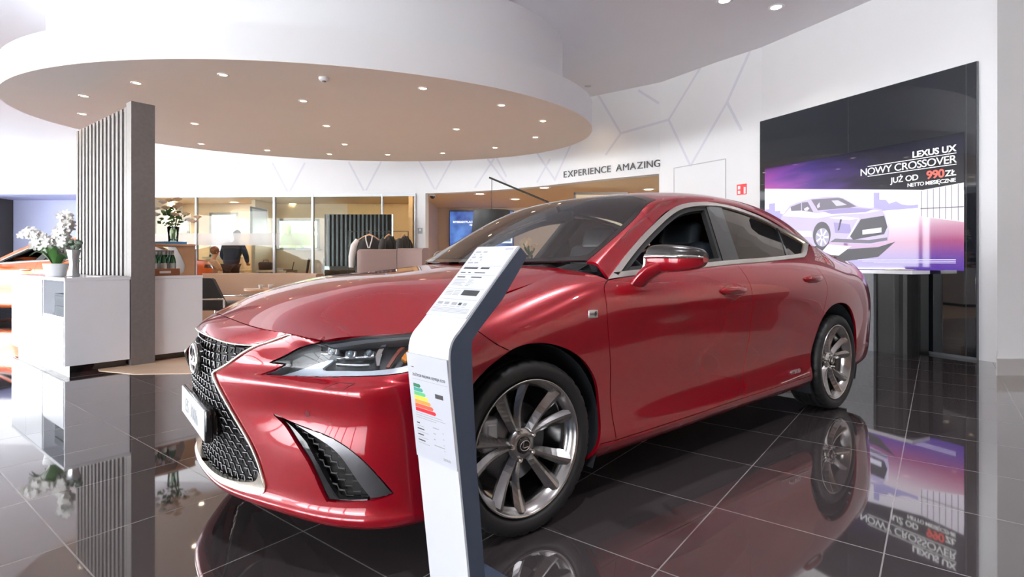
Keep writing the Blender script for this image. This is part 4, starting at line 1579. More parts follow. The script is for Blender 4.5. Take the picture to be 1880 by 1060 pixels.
front = [(.068, .0), (.053, .131), (.0155, .449), (-.0165, .715)] + [tuple(p) for p in spl([(-.0195, .760), (-.019, .795), (-.008, .826), (.013, .848)], 5)] + [(.049, .8835), (.160, .997), (.2645, 1.0985)]
back = [(.124, .0), (.108, .125), (.0785, .431), (.0615, .703), (.0575, .80), (.060, .822), (.0915, .856), (.184, .938), (.296, 1.072)]
prof = front + back[::-1]
sb = MB()
sb.prism(prof, lambda a, z, w: sp_(a, w, z), 0.0, .200)
sb.box((.02, 0, .006), (.34, .34, .012), R(45))
sb.build('stand_body', DKGREY, stand)
wf = MB()
fo = np.array(front)
tg = np.gradient(fo, axis=0)
tg /= np.linalg.norm(tg, axis=1)[:, None]
nf = np.stack([-tg[:, 1], tg[:, 0]], 1)     # towards the reader
vs_ = []
for p, n_ in zip(fo, nf):
    for (w, d) in ((.0015, .0), (.0015, .007), (.1985, .007), (.1985, .0)):
        q = p + n_ * (d + .0008)
        vs_.append(sp_(q[0], w, q[1]))
nq = len(fo)
wf.add(vs_, [(i * 4 + j, i * 4 + (j + 1) % 4, i * 4 + 4 + (j + 1) % 4, i * 4 + 4 + j) for i in range(nq - 1) for j in range(4)] + [(0, 1, 2, 3), (nq * 4 - 4, nq * 4 - 1, nq * 4 - 2, nq * 4 - 3)])
wf.build('front_cover', M('stand_white', (.66, .68, .71), .25, 0, .3, var=.015), stand)
PAPERW = M('sheet_white', (.53, .55, .61), .3, var=.012)


class Face:
    """flat writing surface on the stand: x from the reader's left, t up along the face"""

    def __init__(s, A, B):
        s.A, s.B = np.array(A), np.array(B)
        d = s.B - s.A
        s.L = np.linalg.norm(d)
        s.d = d / s.L
        s.n = np.array([-s.d[1], s.d[0]])

    def __call__(s, x, t, h):
        q = s.A + s.d * t + s.n * (.0078 + h)
        return sp_(q[0], .2 - x, q[1])

    def rect(s, mb, x0, x1, t0, t1, h0=.0, h1=.001):
        mb.hexa([s(x0, t0, h0), s(x1, t0, h0), s(x1, t1, h0), s(x0, t1, h0), s(x0, t0, h1), s(x1, t0, h1), s(x1, t1, h1), s(x0, t1, h1)])

    def write(s, body, size, mat, par, x, t, align='LEFT', bold=0., sp=1.):
        o = s(x, t, .0036)
        return text('sheet_text', body, size, mat, par, o, s(x + .1, t, .0036) - o, s(x, t + .1, .0036) - o, align, .0002, bold, sp)


up = Face((.049, .8835), (.2645, 1.0985))
sh = MB()
up.rect(sh, .002, .196, -.004, up.L - .004, 0, .003)
sheet = sh.build('upper_sheet', PAPERW, stand)
T_ = up.L
ink, ink2 = MB(), MB()
# dotted model letters at the top left
dots_E = [(0, 0), (1, 0), (2, 0), (3, 0), (0, 1), (0, 2), (1, 2), (2, 2), (0, 3), (0, 4), (1, 4), (2, 4), (3, 4)]
dots_S = [(0, 0), (1, 0), (2, 0), (3, 1), (2, 2), (1, 2), (0, 3), (1, 4), (2, 4), (3, 4)]
for ox, dots in ((.016, dots_E), (.048, dots_S)):
    for (i, j) in dots:
        up.rect(ink2, ox + i * .0065, ox + i * .0065 + .0048, T_ - .082 + j * .0125, T_ - .082 + j * .0125 + .006, .003, .0034)
for (x0, x1, t, hh) in ((.016, .085, T_ - .108, .008), (.100, .140, T_ - .108, .008), (.016, .04, T_ - .126, .003), (.054, .066, T_ - .126, .003), (.085, .135, T_ - .126, .003),
                        (.016, .055, T_ - .147, .0045), (.085, .135, T_ - .147, .0045)):
    up.rect(ink, x0, x1, t, t + hh, .003, .0034)
for i in range(5):
    up.rect(ink2, .016, .016 + (.058, .05, .06, .045, .055)[i], T_ - .158 - i * .006, T_ - .1565 - i * .006, .003, .0034)
    up.rect(ink2, .085, .085 + (.022, .018, .03, .02, .016)[i], T_ - .158 - i * .006, T_ - .1565 - i * .006, .003, .0034)
for i in range(4):
    up.rect(ink2, .016, .050, T_ - .205 - i * .006, T_ - .2035 - i * .006, .003, .0034)
    up.rect(ink2, .056, .085, T_ - .205 - i * .006, T_ - .2035 - i * .006, .003, .0034)
for i, (x0, x1) in enumerate(((.016, .04), (.05, .072), (.085, .11), (.118, .132), (.14, .156))):
    up.rect(ink if i == 3 else ink2, x0, x1, T_ - .262, T_ - .252, .003, .0034)
    up.rect(ink2, x0, x1, T_ - .269, T_ - .2675, .003, .0034)
for i in range(4):
    up.rect(ink2, .010, .185, .012 + i * .005, .0135 + i * .005, .003, .0033)
for t in (T_ - .095, T_ - .135, T_ - .195, T_ - .24):
    up.rect(ink2, .010, .19, t, t + .0008, .003, .0033)
ink.build('printed_lines', INK, sheet)
ink2.build('fine_print', INKG, sheet)
bx = MB()
up.rect(bx, .098, .172, T_ - .222, T_ - .200, .003, .0035)
tag_ = bx.build('price_box', INK, sheet)
up.write('LEXUS', .0115, INKG, sheet, .150, T_ - .020, 'LEFT', 0, 1.1)
lo = Face((.0155, .449), (-.0165, .715))
sh = MB()
lo.rect(sh, .0, .198, .004, .330, 0, .003)
sheet2 = sh.build('lower_sheet', PAPERW, stand)
lo.write('ZUŻYCIE PALIWA I EMISJA CO2', .0115, INK, sheet2, .022, .262)
ink, ink2 = MB(), MB()
lo.rect(ink2, .02, .19, .252, .2528, .003, .0033)
lo.rect(ink, .020, .032, .288, .290, .003, .0034)
lo.rect(ink, .128, .165, .208, .221, .003, .0036)
for i in range(3):
    lo.rect(ink2, .02, (.15, .165, .12)[i], .145 - i * .007, .1465 - i * .007, .003, .0033)
for i, (x0, x1) in enumerate(((.02, .035), (.02, .055), (.02, .05), (.02, .055))):
    lo.rect(ink, x0, x1, .112 - i * .018, .1155 - i * .018, .003, .0033)
    lo.rect(ink2, x0, x1 + .02, .104 - i * .018, .1055 - i * .018, .003, .0033)
    lo.rect(ink2, .10, (.13, .112, .108, .15)[i], .112 - i * .018, .1145 - i * .018, .003, .0033)
    lo.rect(ink2, .145, .152, .104 - i * .018, .1055 - i * .018, .003, .0033)
ink.build('printed_lines', INK, sheet2)
ink2.build('fine_print', INKG, sheet2)
lo.write('LEXUS', .0105, INKG, sheet2, .140, .022, 'LEFT', 0, 1.1)
for i, c in enumerate(((.02, .16, .08), (.05, .30, .25), (.10, .45, .18), (.75, .60, .06), (.80, .33, .05), (.72, .10, .05), (.60, .02, .03))):
    a = MB()
    x1 = .052 + i * .011
    t1 = .238 - i * .0125
    a.prism([(.022, t1), (x1, t1), (x1 + .006, t1 - .0055), (x1, t1 - .011), (.022, t1 - .011)], lambda p, q, h: lo(p, q, h), .003, .0036)
    a.build('energy_arrow', M('energy_class_%d' % i, c, .4, var=.03), sheet2)

# ------------------------------------------------------------------ reception desk and slat wall
C1 = np.array([-4.14, 5.05, 0])
DH = .893


def dk(a, b, z):
    return C1 + EA * a + EB * b + UP * z


def dbox(mb, a0, a1, b0, b1, z0, z1):
    mb.hexa([dk(a0, b0, z0), dk(a1, b0, z0), dk(a1, b1, z0), dk(a0, b1, z0), dk(a0, b0, z1), dk(a1, b0, z1), dk(a1, b1, z1), dk(a0, b1, z1)])


def piece(name, mat, par, *boxes):
    mb = MB()
    for b in boxes:
        dbox(mb, *b)
    return mb.build(name, mat, par)


desk = empty('reception_desk', (0, 0, 0), 0, 'white reception desk with an open niche, left of the grey slat wall', 'reception desk')
piece('counter_top', WHITEL, desk, (-.0, 2.16, 0, .525, DH - .028, DH))
piece('cabinet_body', WHITEL, desk, (.80, 2.15, .02, .52, .07, DH - .03), (.01, .80, .45, .52, .07, DH - .03), (.005, .03, .005, .52, .07, DH - .03), (.03, .80, .02, .45, .07, .50), (.78, .80, .01, .45, .07, DH - .03), (.03, .78, .01, .45, .50, .525))
for a0, a1, z0, z1 in ((.805, 1.475, .075, DH - .034), (1.481, 2.15, .075, DH - .034), (.034, .775, .075, .498)):
    piece('cabinet_door', WHITEL, desk, (a0, a1, 0, .018, z0, z1))
piece('plinth', BLACKG, desk, (.05, 2.10, .05, .50, 0, .07))
desk2 = empty('reception_desk', (0, 0, 0), 0, 'plain white reception desk right of the slat wall, carrying bottles and roses', 'reception desk')
piece('counter_top', WHITEL, desk2, (.06, 2.1, .745, 1.235, DH - .028, DH))
piece('cabinet_body', WHITEL, desk2, (.065, 2.09, .75, 1.23, .07, DH - .03))
piece('plinth', BLACKG, desk2, (.12, 2.05, .78, 1.20, 0, .07))
slat = empty('slat_wall', tuple(dk(0, .63, 0)), 0, 'tall grey wooden slat wall standing between the two white desks', 'room divider')
off_ = Vector(tuple(dk(0, .63, 0)))
mb = MB()
dbox(mb, -.005, .13, .53, .74, 0, 2.655)
mb.v = [tuple(Vector(p) - off_) for p in mb.v]
mb.build('end_post', SLATG, slat)
mb = MB()
for i in range(14):
    a0 = .185 + i * .128
    dbox(mb, a0, a0 + .062, .545, .73, 0.0 if i > 14 else .0, 2.63)
dbox(mb, .13, 1.96, .56, .72, 2.60, 2.63)
mb.v = [tuple(Vector(p) - off_) for p in mb.v]
mb.build('slats', SLATG, slat)
props(piece('counter_device', M('device_grey', (.11, .125, .145), .75, 0, 0, .15, var=.08), None, (.07, .46, .03, .15, .526, .735), (.10, .43, .022, .032, .55, .62), (.10, .43, .022, .032, .66, .715)), 'grey device standing in the niche of the white desk', 'device')
props(piece('paper_sheet', WHITEP, None, (.10, .52, .30, .51, DH + .001, DH + .006)), 'stack of white paper on the desk beside the slat wall', 'paper')

# white orchid in a pot
orc = empty('potted_orchid', tuple(dk(.84, .12, DH)), 0, 'white flowering orchid in a white pot on the reception desk', 'plant')
pm = MB()
pm.lathe([(.0, 0), (.078, .0), (.085, .01), (.108, .125), (.108, .132), (.098, .132), (.094, .11), (0, .11)], n=32, cap=False)
pm.build('pot', WHITEP, orc)
rnd = random.Random(3)
lf_ = MB()
for k in range(11):
    a = 2 * math.pi * k / 11 + rnd.uniform(-.2, .2)
    ln_, hgt = rnd.uniform(.16, .26), rnd.uniform(.05, .20)
    d = Vector((math.cos(a), math.sin(a), 0))
    s = Vector((-math.sin(a), math.cos(a), 0))
    vs = []
    for i in range(7):
        q = i / 6
        c = d * (.02 + ln_ * q * .8) + Vector((0, 0, .11 + hgt * math.sin(q * 2.4)))
        w = .034 * math.sin(math.pi * (.12 + .86 * q))
        vs += [c - s * w + Vector((0, 0, .008)), c, c + s * w + Vector((0, 0, .008))]
    lf_.add(vs, [(i * 3 + j, i * 3 + j + 1, i * 3 + 4 + j, i * 3 + 3 + j) for i in range(6) for j in range(2)], True)
lf_.build('leaves', LEAFG, orc)


def flower(mb, c, nrm_, r, rg):
    n_ = Vector(nrm_).normalized()
    a = n_.orthogonal().normalized()
    b = n_.cross(a)
    c = Vector(c)
    t0 = rg.uniform(0, 6)
    for k in range(5):
        t = t0 + 2 * math.pi * k / 5
        d = a * math.cos(t) + b * math.sin(t)
        s = n_.cross(d)
        P = [c, c + d * r * .45 + s * r * .36 + n_ * r * .15, c + d * r * .95 + s * r * .26 + n_ * r * .05, c + d * r * 1.08, c + d * r * .95 - s * r * .26 + n_ * r * .05, c + d * r * .45 - s * r * .36 + n_ * r * .15]
        mb.add(P, [(0, 1, 2, 3), (0, 3, 4, 5)], True)


# sprays given in picture-plane metres from the pot: x to the right, z up
sprays = [[(.0, .13), (-.01, .30), (.02, .46), (.08, .58), (.15, .62)], [(.0, .13), (-.03, .30), (-.10, .40), (-.22, .46), (-.34, .45)], [(.02, .13), (.04, .32), (.09, .45), (.15, .52)], [(0, .13), (-.01, .28), (.02, .38), (.07, .44)], [(0, .13), (-.05, .26), (-.12, .33), (-.2, .36)]]
for k, sp0 in enumerate(sprays):
    pts = spl([(x, rnd.uniform(-.05, .05), z) for x, z in sp0], 6)
    stt = MB().tube(pts, .0035, 5).build('stem', STEMG, orc)
    fm_ = MB()
    for i in range(8, len(pts), 1):
        for rep in range(3):
            c = Vector(pts[i]) + Vector((rnd.uniform(-.045, .045), rnd.uniform(-.06, .04), rnd.uniform(-.05, .03)))
            flower(fm_, c, (rnd.uniform(-.6, .9), -1, rnd.uniform(-.2, .4)), rnd.uniform(.034, .046), rnd)
    fm_.build('blossoms', PETALW, stt)
sv = MB()
sv.lathe([(0, 0), (.05, 0), (.055, .01), (.04, .05), (.032, .12), (.045, .20), (.062, .27), (.058, .275), (.04, .20), (.03, .12), (0, .10)], n=28, cap=False)
o = sv.build('silver_vase', ALU)
o.location = tuple(dk(.60, .21, DH))
props(o, 'slender silver vase beside the orchid on the desk', 'vase')
stw = MB()
for k in range(14):
    stw.ball((rnd.uniform(-.05, .05), rnd.uniform(-.05, .05), .28 + rnd.uniform(0, .09)), rnd.uniform(.018, .03), n=7, m=5)
stw.build('greenery', M('grey_green_leaf', (.12, .17, .13), .6, var=.3), o)

# oak display box, crate of bottles, roses
bxo = empty('display_box', tuple(dk(.42, 1.04, DH)), 0, 'open oak display box on the right desk holding the bottle crate', 'display box')
ofb = Vector(tuple(dk(.42, 1.04, DH)))


def lb(name, mat, par, boxes, ofs):
    mb = MB()
    for b in boxes:
        dbox(mb, *b)
    mb.v = [tuple(Vector(p) - ofs) for p in mb.v]
    return mb.build(name, mat, par)


lb('box_top', WOODL, bxo, [(.16, .84, .78, 1.20, DH + .325, DH + .345)], ofb)
lb('box_back', WOODM, bxo, [(.20, .84, 1.17, 1.20, DH, DH + .325)], ofb)
mbx = MB()
mbx.prism([(1.20, DH + .325), (1.00, DH + .325), (1.06, DH + .22), (1.10, DH + .12), (1.09, DH + .05), (1.05, DH), (1.20, DH)], lambda b, z, a: tuple(Vector(tuple(dk(a, b, z))) - ofb), .18, .20)
mbx.build('box_side', WOODM, bxo)
# curved front lip in the corner facing the viewer
wp = lb('side_panel', WHITEL, bxo, [(.19, .84, 1.21, 1.225, DH, DH + .29)], ofb)
crate = empty('bottle_crate', tuple(dk(.42, .92, DH)), 0, 'low brown wooden crate with bottles on the right desk', 'crate')
ofc = Vector(tuple(dk(.42, .92, DH)))
lb('crate_sides', WOODD, crate, [(.22, .235, .77, 1.06, DH + .001, DH + .075), (.60, .615, .77, 1.06, DH + .001, DH + .075), (.235, .60, .77, .785, DH + .001, DH + .075), (.235, .60, 1.045, 1.06, DH + .001, DH + .075)], ofc)
lb('crate_floor', WOODD, crate, [(.235, .60, .785, 1.045, DH + .001, DH + .012)], ofc)
lb('crate_label', WHITEP, crate, [(.2185, .22, .86, .97, DH + .025, DH + .05)], ofc)
GREENB = M('green_bottle_glass', (.012, .16, .03), .08, 0, .8, var=.15)
bt = empty('water_bottle', (0, 0, 0))
b0 = MB()
b0.lathe([(0, 0), (.031, 0), (.033, .006), (.033, .135), (.027, .175), (.013, .215), (.0125, .25), (0, .25)], n=20, cap=False)
b0.build('bottle_glass', GREENB, bt)
MB().lathe([(.0335, .055), (.0338, .056), (.0338, .12), (.0335, .121)], n=20, cap=False).build('bottle_label', M('bottle_label_white', (.75, .80, .72), .5, var=.1), bt)
MB().lathe([(.0135, .212), (.0148, .212), (.0148, .262), (.0, .264)], n=16, cap=False).build('bottle_cap', M('silver_cap', (.80, .82, .85), .35, .4, var=.05), bt)
first = True
for r_, a in enumerate((.27, .36, .45, .545)):
    for c_, b in enumerate((.825, .915, 1.005)):
        bb_ = bt if first else copy_tree(bt)
        first = False
        bb_.location = tuple(dk(a, b, DH + .0125))
        row = ('front row', 'second row', 'third row', 'back row')[r_]
        pos = ('nearest the slat wall', 'in the middle', 'nearest the open end')[c_]
        props(bb_, 'green water bottle with silver cap in the crate, %s, %s' % (row, pos), 'bottle', 'green bottles in the wooden crate')

TOPB = DH + .345
vase = empty('rose_vase', tuple(dk(.32, 1.03, TOPB + .026)), 0, 'glass vase of cream roses on the oak display box', 'vase')
vm = MB()
vm.lathe([(0, 0), (.045, 0), (.048, .006), (.052, .08), (.060, .165), (.057, .165), (.049, .08), (.044, .010), (0, .010)], n=28, cap=False)
vm.build('vase_glass', glassmat('green_tinted_glass', (.88, .95, .89)), vase)
rs = random.Random(5)
gst = MB()
for k in range(9):
    a = rs.uniform(0, 6.28)
    gst.tube([(.02 * math.cos(a), .02 * math.sin(a), .012), (.03 * math.cos(a + 2), .03 * math.sin(a + 2), .16), (.08 * math.cos(a + 2), .08 * math.sin(a + 2), .30)], .004, 5)
gst.build('stems', STEMG, vase)
gl = MB()
for k in range(46):
    c = Vector((rs.gauss(0, .06), rs.gauss(0, .05), rs.uniform(.17, .36)))
    d = Vector((rs.uniform(-1, 1), rs.uniform(-1, .4), rs.uniform(-.2, .8))).normalized()
    s = d.orthogonal().normalized()
    L_ = rs.uniform(.05, .085)
    gl.add([c, c + d * L_ * .5 + s * L_ * .3, c + d * L_, c + d * L_ * .5 - s * L_ * .3], [(0, 1, 2, 3)], True)
gl.build('leaves', LEAFG, vase)
for k, (x, z) in enumerate(((-.11, .43), (-.03, .45), (.07, .46), (-.16, .36), (-.08, .37), (.02, .38), (-.15, .29), (.10, .40), (.13, .30), (.17, .24), (.22, .22), (.06, .29), (-.05, .31), (.25, .27))):
    ro = MB()
    c = Vector((x, rs.uniform(-.07, .03), z))
    for ring_ in range(3):
        for i in range(5):
            t = 2 * math.pi * i / 5 + ring_ * .6
            d = Vector((math.cos(t), math.sin(t), 0))
            s = Vector((-math.sin(t), math.cos(t), 0))
            r1 = .012 + .012 * ring_
            h1 = .036 - .008 * ring_
            P = [c + d * r1 * .5 - Vector((0, 0, .012)), c + d * r1 + s * r1 * .9 + Vector((0, 0, h1 * .6)), c + d * r1 * 1.15 + Vector((0, 0, h1)), c + d * r1 - s * r1 * .9 + Vector((0, 0, h1 * .6))]
            ro.add(P, [(0, 1, 2, 3)], True)
    ro.ball(c + Vector((0, 0, .004)), .016, n=8, m=6)
    ro.build('rose', PETALC if k % 3 else PETALW, vase)
props(lb('blue_book', M('book_blue', (.05, .30, .65), .4, var=.05), None, [(.22, .50, .90, 1.13, TOPB + .0005, TOPB + .025)], Vector((0, 0, 0))), 'flat blue book lying under the rose vase', 'book')
yb = MB()
yb.ball((0, 0, .04), .05, (1, 1, .8), 16, 10)
o = yb.build('yellow_bowl', M('bowl_yellow', (.80, .55, .02), .35, var=.05))
o.location = tuple(dk(.60, .88, TOPB))
props(o, 'round yellow bowl at the slat-wall end of the oak display box', 'bowl')

# ------------------------------------------------------------------ lounge behind the desk
sofa = empty('long_sofa', (-4.25, 9.3, 0), 0, 'long brown curved sofa behind the desks, in front of the glass offices', 'sofa')


def arc_wall(mb, pts, z0, z1, th, bev=.03):
    P = spl([(*p, 0) for p in pts], 8)[:, :2]
    tg_ = np.gradient(P, axis=0)
    tg_ /= np.linalg.norm(tg_, axis=1)[:, None]
    nn_ = np.stack([-tg_[:, 1], tg_[:, 0]], 1)
    L = []
    for p, n_ in zip(P, nn_):
        h = th / 2
        sec_ = [(-h, z0), (h, z0), (h, z1 - bev), (h * .8, z1 - bev * .3), (h * .4, z1), (-h * .4, z1), (-h * .8, z1 - bev * .3), (-h, z1 - bev)]
        L.append([(p[0] + n_[0] * a, p[1] + n_[1] * a, z) for a, z in sec_])
    mb.ring(L, cap=True)


m_ = MB()
arc_wall(m_, [(-1.05, .05), (-.6, .22), (0, .28), (.6, .20), (1.0, -.05)], .06, .835, .16)
m_.build('backrest', SOFAB, sofa)
m_ = MB()
arc_wall(m_, [(-1.0, -.28), (-.6, -.14), (0, -.10), (.6, -.16), (.95, -.36)], .06, .44, .56, .06)
m_.build('seat', SOFAB, sofa)
tab = empty('coffee_table', tuple(at(497, 0, 8.25) * [1, 1, 0]), 0, 'low round oak table with cups in front of the brown sofa', 'table')
MB().lathe([(0, .60), (.36, .60), (.37, .615), (.36, .63), (0, .63)], n=40, cap=False).build('table_top', WOODL, tab)
MB().lathe([(0, 0), (.22, 0), (.22, .012), (.03, .02), (.025, .60), (0, .60)], n=24, cap=False).build('pedestal', SATIN, tab)
tp = np.array(tab.location)
cup = empty('coffee_cup', (0, 0, 0))
MB().lathe([(0, 0), (.022, 0), (.028, .012), (.036, .06), (.033, .06), (.025, .012), (0, .01)], n=18, cap=False).build('cup_body', WHITEP, cup)
MB().tube([(.035, 0, .05), (.055, 0, .045), (.055, 0, .025), (.030, 0, .018)], .004, 6).build('cup_handle', WHITEP, cup)
for k, (dx, dy, l) in enumerate(((-.14, -.02, 'white coffee cup on the low table, the left one'), (-.02, .04, 'white coffee cup on the low table, the right one'))):
    c_ = cup if k == 0 else copy_tree(cup)
    c_.location = tuple(tp + [dx, dy, .631])
    props(c_, l, 'cup', 'cups on the coffee table')
nap = MB().box((0, 0, .002), (.22, .15, .004), R(20)).build('napkin', WHITEP)
nap.location = tuple(at(438, 545, 8.3))
nap.location.z = .632
nap.location = tuple(tp + [-.26, -.04, .631])
props(nap, 'white folded napkin at the left edge of the low table', 'napkin')

arm = empty('armchair', tuple(at(396, 0, 7.3) * [1, 1, 0]), 0, 'charcoal armchair with chrome arms beside the white desk end', 'armchair')
m_ = MB()
# shell seen from behind and the side, leaning back
m_.prism([(-.34, .42), (.10, .40), (.16, .44), (-.02, .80), (-.05, .82), (-.36, .82)], lambda a, b, h: (a, h, b), -.03, .03)
m_.rbox((-.10, .30, .43), (.56, .56, .10), .04, 3)
m_.build('seat_shell', DKFAB, arm)
m_ = MB()
for y in (-.10, .62):
    m_.tube([(-.34, y, .03), (-.34, y, .545), (.15, y, .545), (.165, y, .53), (.165, y, .03)], .014, 8)
m_.tube([(-.34, -.10, .05), (-.34, .62, .05)], .012, 8)
m_.tube([(.165, -.10, .05), (.165, .62, .05)], .012, 8)
m_.build('chrome_frame', CHROME, arm)

hs_ = empty('high_back_sofa', (-1.95, 9.2, 0), 0, 'mauve high-backed sofa beyond the red hood', 'sofa')
m_ = MB()
arc_wall(m_, [(-.62, .10), (-.55, .02), (-.3, 0.0), (.02, .0)], .08, 1.245, .13, .05)
m_.build('back_panel', SOFAM, hs_)
m_ = MB()
arc_wall(m_, [(.035, 0.0), (.25, -.05), (.48, -.20), (.55, -.32)], .08, 1.26, .13, .05)
m_.build('side_panel', SOFAM, hs_)
m_ = MB()
m_.rbox((-.15, .42, .26), (1.0, .62, .40), .06, 3)
m_.build('seat', SOFAM, hs_)

# dark glass board in front of the offices
dg = empty('dark_glass_board', tuple(at(659, 0, 11.2) * [1, 1, 0]), 0, 'tall dark mirror-like glass board behind the mauve sofa', 'display board')
MB().box((0, 0, 1.02), (1.40, .04, 1.96)).build('glass_sheet', DKGLASS, dg)
MB().box((0, .02, .02), (1.3, .35, .04)).build('foot', BLACKM, dg)
# stand with jackets
js = empty('coat_stand', tuple(at(690, 0, 10.2) * [1, 1, 0]), 0, 'slim steel coat rail in front of the dark glass board', 'coat rail')
jx, jy = js.location.x, js.location.y
MB().tube([(-.52, .02, 0), (-.52, .02, 1.60), (.60, .02, 1.60), (.60, .02, 0)], .009, 8).build('rail', BLACKM, js)
MB().box((-.52, .02, .015), (.06, .5, .03)).build('foot', BLACKM, js)
MB().box((.60, .02, .015), (.06, .5, .03)).build('foot', BLACKM, js)


def jacket(name, x, rz, body, trim, label):
    r_ = empty(name, (jx + x, jy + .02, 1.585), rz, label, 'jacket', 'jackets on the coat rail')
    h = MB()
    h.tube([(0, 0, .0), (.012, 0, .015), (.0, 0, .03), (-.012, 0, .015)], .003, 5)
    h.tube([(0, 0, .0), (0, 0, -.045)], .003, 5)
    h.tube([(-.21, 0, -.16), (-.10, 0, -.085), (0, 0, -.045), (.10, 0, -.085), (.21, 0, -.16)], [.010, .014, .016, .014, .010], 8)
    h.build('hanger', WOODL, r_)
    j = MB()
    L = []
    for z, w, d in ((-.075, .07, .05), (-.12, .15, .07), (-.17, .225, .085), (-.24, .24, .10), (-.45, .23, .11), (-.72, .25, .115), (-.74, .24, .10)):
        L.append([(w * math.copysign(abs(math.cos(t))**.8, math.cos(t)), d * math.sin(t), z - .02 * abs(math.cos(t))) for t in [2 * math.pi * i / 20 for i in range(20)]])
    j.ring(L)
    j.build('jacket_body', body, r_)
    for s in (1, -1):
        sl = MB()
        sl.tube([(s * .20, 0, -.155), (s * .27, -.02, -.26), (s * .31, -.03, -.45), (s * .32, -.04, -.66)], [.055, .065, .058, .045], 10)
        sl.build('sleeve', trim if s < 0 else body, r_)
    pp = MB()
    pp.tube([(-.06, -.05, -.075), (-.05, -.09, -.16), (-.01, -.105, -.30)], .012, 6)
    pp.tube([(.06, -.05, -.075), (.05, -.09, -.16), (.01, -.105, -.30)], .012, 6)
    pp.build('lapel', trim, r_)
    return r_


BLKC = M('black_jacket_cloth', (.012, .012, .014), .8, sheen=.2, var=.1)
jacket('jacket', -.13, R(12), BLKC, M('white_jacket_trim', (.75, .74, .76), .7, var=.05), 'black jacket with white trim on the wooden hanger, nearest')
jacket('jacket', .24, R(72), BLKC, BLKC, 'plain black jacket hanging behind the white-trimmed one')
jacket('jacket', .52, R(80), BLKC, BLKC, 'black jacket at the right end of the rail, beyond the dark glass')

# pendant arc lamp
lp = empty('arc_lamp', tuple(at(1075, 0, 10.0) * [1, 1, 0]), 0, 'black arc lamp with a big drum shade hanging on a wire', 'floor lamp')
lx = lp.location.x
A_, B_ = at(898, 326, 10.0), at(1008, 372, 10.0)
B2 = A_ + (B_ - A_) * 1.55
m_ = MB()
m_.tube([A_ - [lx, 10, 0], B2 - [lx, 10, 0]], .017, 8)
m_.build('boom', BLACKM, lp)
m_ = MB()
m_.tube([(B2[0] - lx, 0, 0.03), (B2[0] - lx, 0, B2[2])], .018, 8)
m_.build('pole', BLACKM, lp)
MB().lathe([(0, 0), (.24, 0), (.24, .03), (0, .035)], n=32, cap=False).build('base', BLACKM, lp)
lp.children[-1].location.x = B2[0] - lx
m_ = MB()
sx = at(903, 0, 10.0)[0] - lx
m_.tube([(sx, 0, at(903, 329, 10.0)[2]), (sx, 0, 1.95)], .006, 6)
m_.build('wire', BLACKM, lp)
m_ = MB()
m_.lathe([(.33, 1.97), (.375, 1.55), (.365, 1.55), (.322, 1.96), (0, 1.96)], c=(sx, 0, 0), n=40, cap=False)
m_.build('lamp_shade', M('black_lamp_shade', (.022, .026, .030), .7, var=.1), lp)

# television, frames and plant in the recess
tv = empty('television', tuple(at(884, 0, 16.44) * [1, 1, 0]), 0, 'large television with a blue picture on the recess wall', 'television')
tm_ = bpy.data.materials.new('television_picture')
tm_.use_nodes = True
nt = tm_.node_tree
bs = nt.nodes['Principled BSDF']
bs.inputs['Base Color'].default_value = (.01, .01, .01, 1)
tcn = nt.nodes.new('ShaderNodeTexCoord')
nz = nt.nodes.new('ShaderNodeTexNoise')
nz.inputs['Scale'].default_value = 2.2
rp = nt.nodes.new('ShaderNodeValToRGB')
rp.color_ramp.elements[0].position = .35
rp.color_ramp.elements[0].color = (.02, .03, .18, 1)
rp.color_ramp.elements[1].position = .65
rp.color_ramp.elements[1].color = (.10, .22, .55, 1)
nt.links.new(tcn.outputs['Object'], nz.inputs['Vector'])
nt.links.new(nz.outputs['Fac'], rp.inputs['Fac'])
nt.links.new(rp.outputs['Color'], bs.inputs['Emission Color'])
bs.inputs['Emission Strength'].default_value = .9
MB().box((0, 0, 2.0), (1.94, .06, 1.10)).build('bezel', BLACKG, tv)
pc_ = MB().box((0, -.034, 2.0), (1.90, .01, 1.06)).build('picture', tm_, tv)
tw = emat('picture_white', (.95, .97, 1), 1.0)
text('picture_text', 'MYSMARTPLACE', .085, tw, pc_, (-.23, -.041, 2.18), (1, 0, 0), (0, 0, 1), 'RIGHT', .001, .002)
text('picture_text', 'FREE', .06, tw, pc_, (-.23, -.041, 2.10), (1, 0, 0), (0, 0, 1), 'RIGHT', .001, .002)
tb2 = MB()
tb2.box((.62, -.04, 1.60), (.60, .012, .05))
tb2.box((.90, -.04, 1.70), (.04, .012, .22))
tb2.build('picture_bars', tw, pc_)
fb2 = empty('poster_board', tuple(at(1103, 0, 12.0) * [1, 1, 0]), 0, 'white framed display board in the recess below the lettering', 'display board')
m_ = MB()
for x in (-.57, .57):
    m_.box((x, 0, 1.28), (.04, .05, 2.52))
m_.box((0, 0, 2.53), (1.18, .05, .05))
m_.build('frame', ALU, fb2)
MB().box((0, .01, 1.60), (1.10, .02, 1.80)).build('panel', M('cream_poster', (.82, .70, .48), .5, var=.05), fb2)
sbd = empty('sideboard', tuple(at(975, 0, 13.5) * [1, 1, 0]), 0, 'low pale sideboard in the recess, seen through the windscreen', 'sideboard')
MB().rbox((0, 0, .50), (1.6, .42, .88), .01, 1).build('cabinet', M('pale_sideboard', (.75, .70, .62), .4, var=.03), sbd)
MB().box((0, 0, .03), (1.5, .36, .06)).build('plinth', BLACKM, sbd)
pv = empty('lily_vase', tuple(at(973, 0, 13.5) * [1, 1, 0] + [0, 0, .941]), 0, 'vase of white lilies on the pale sideboard in the recess', 'vase')
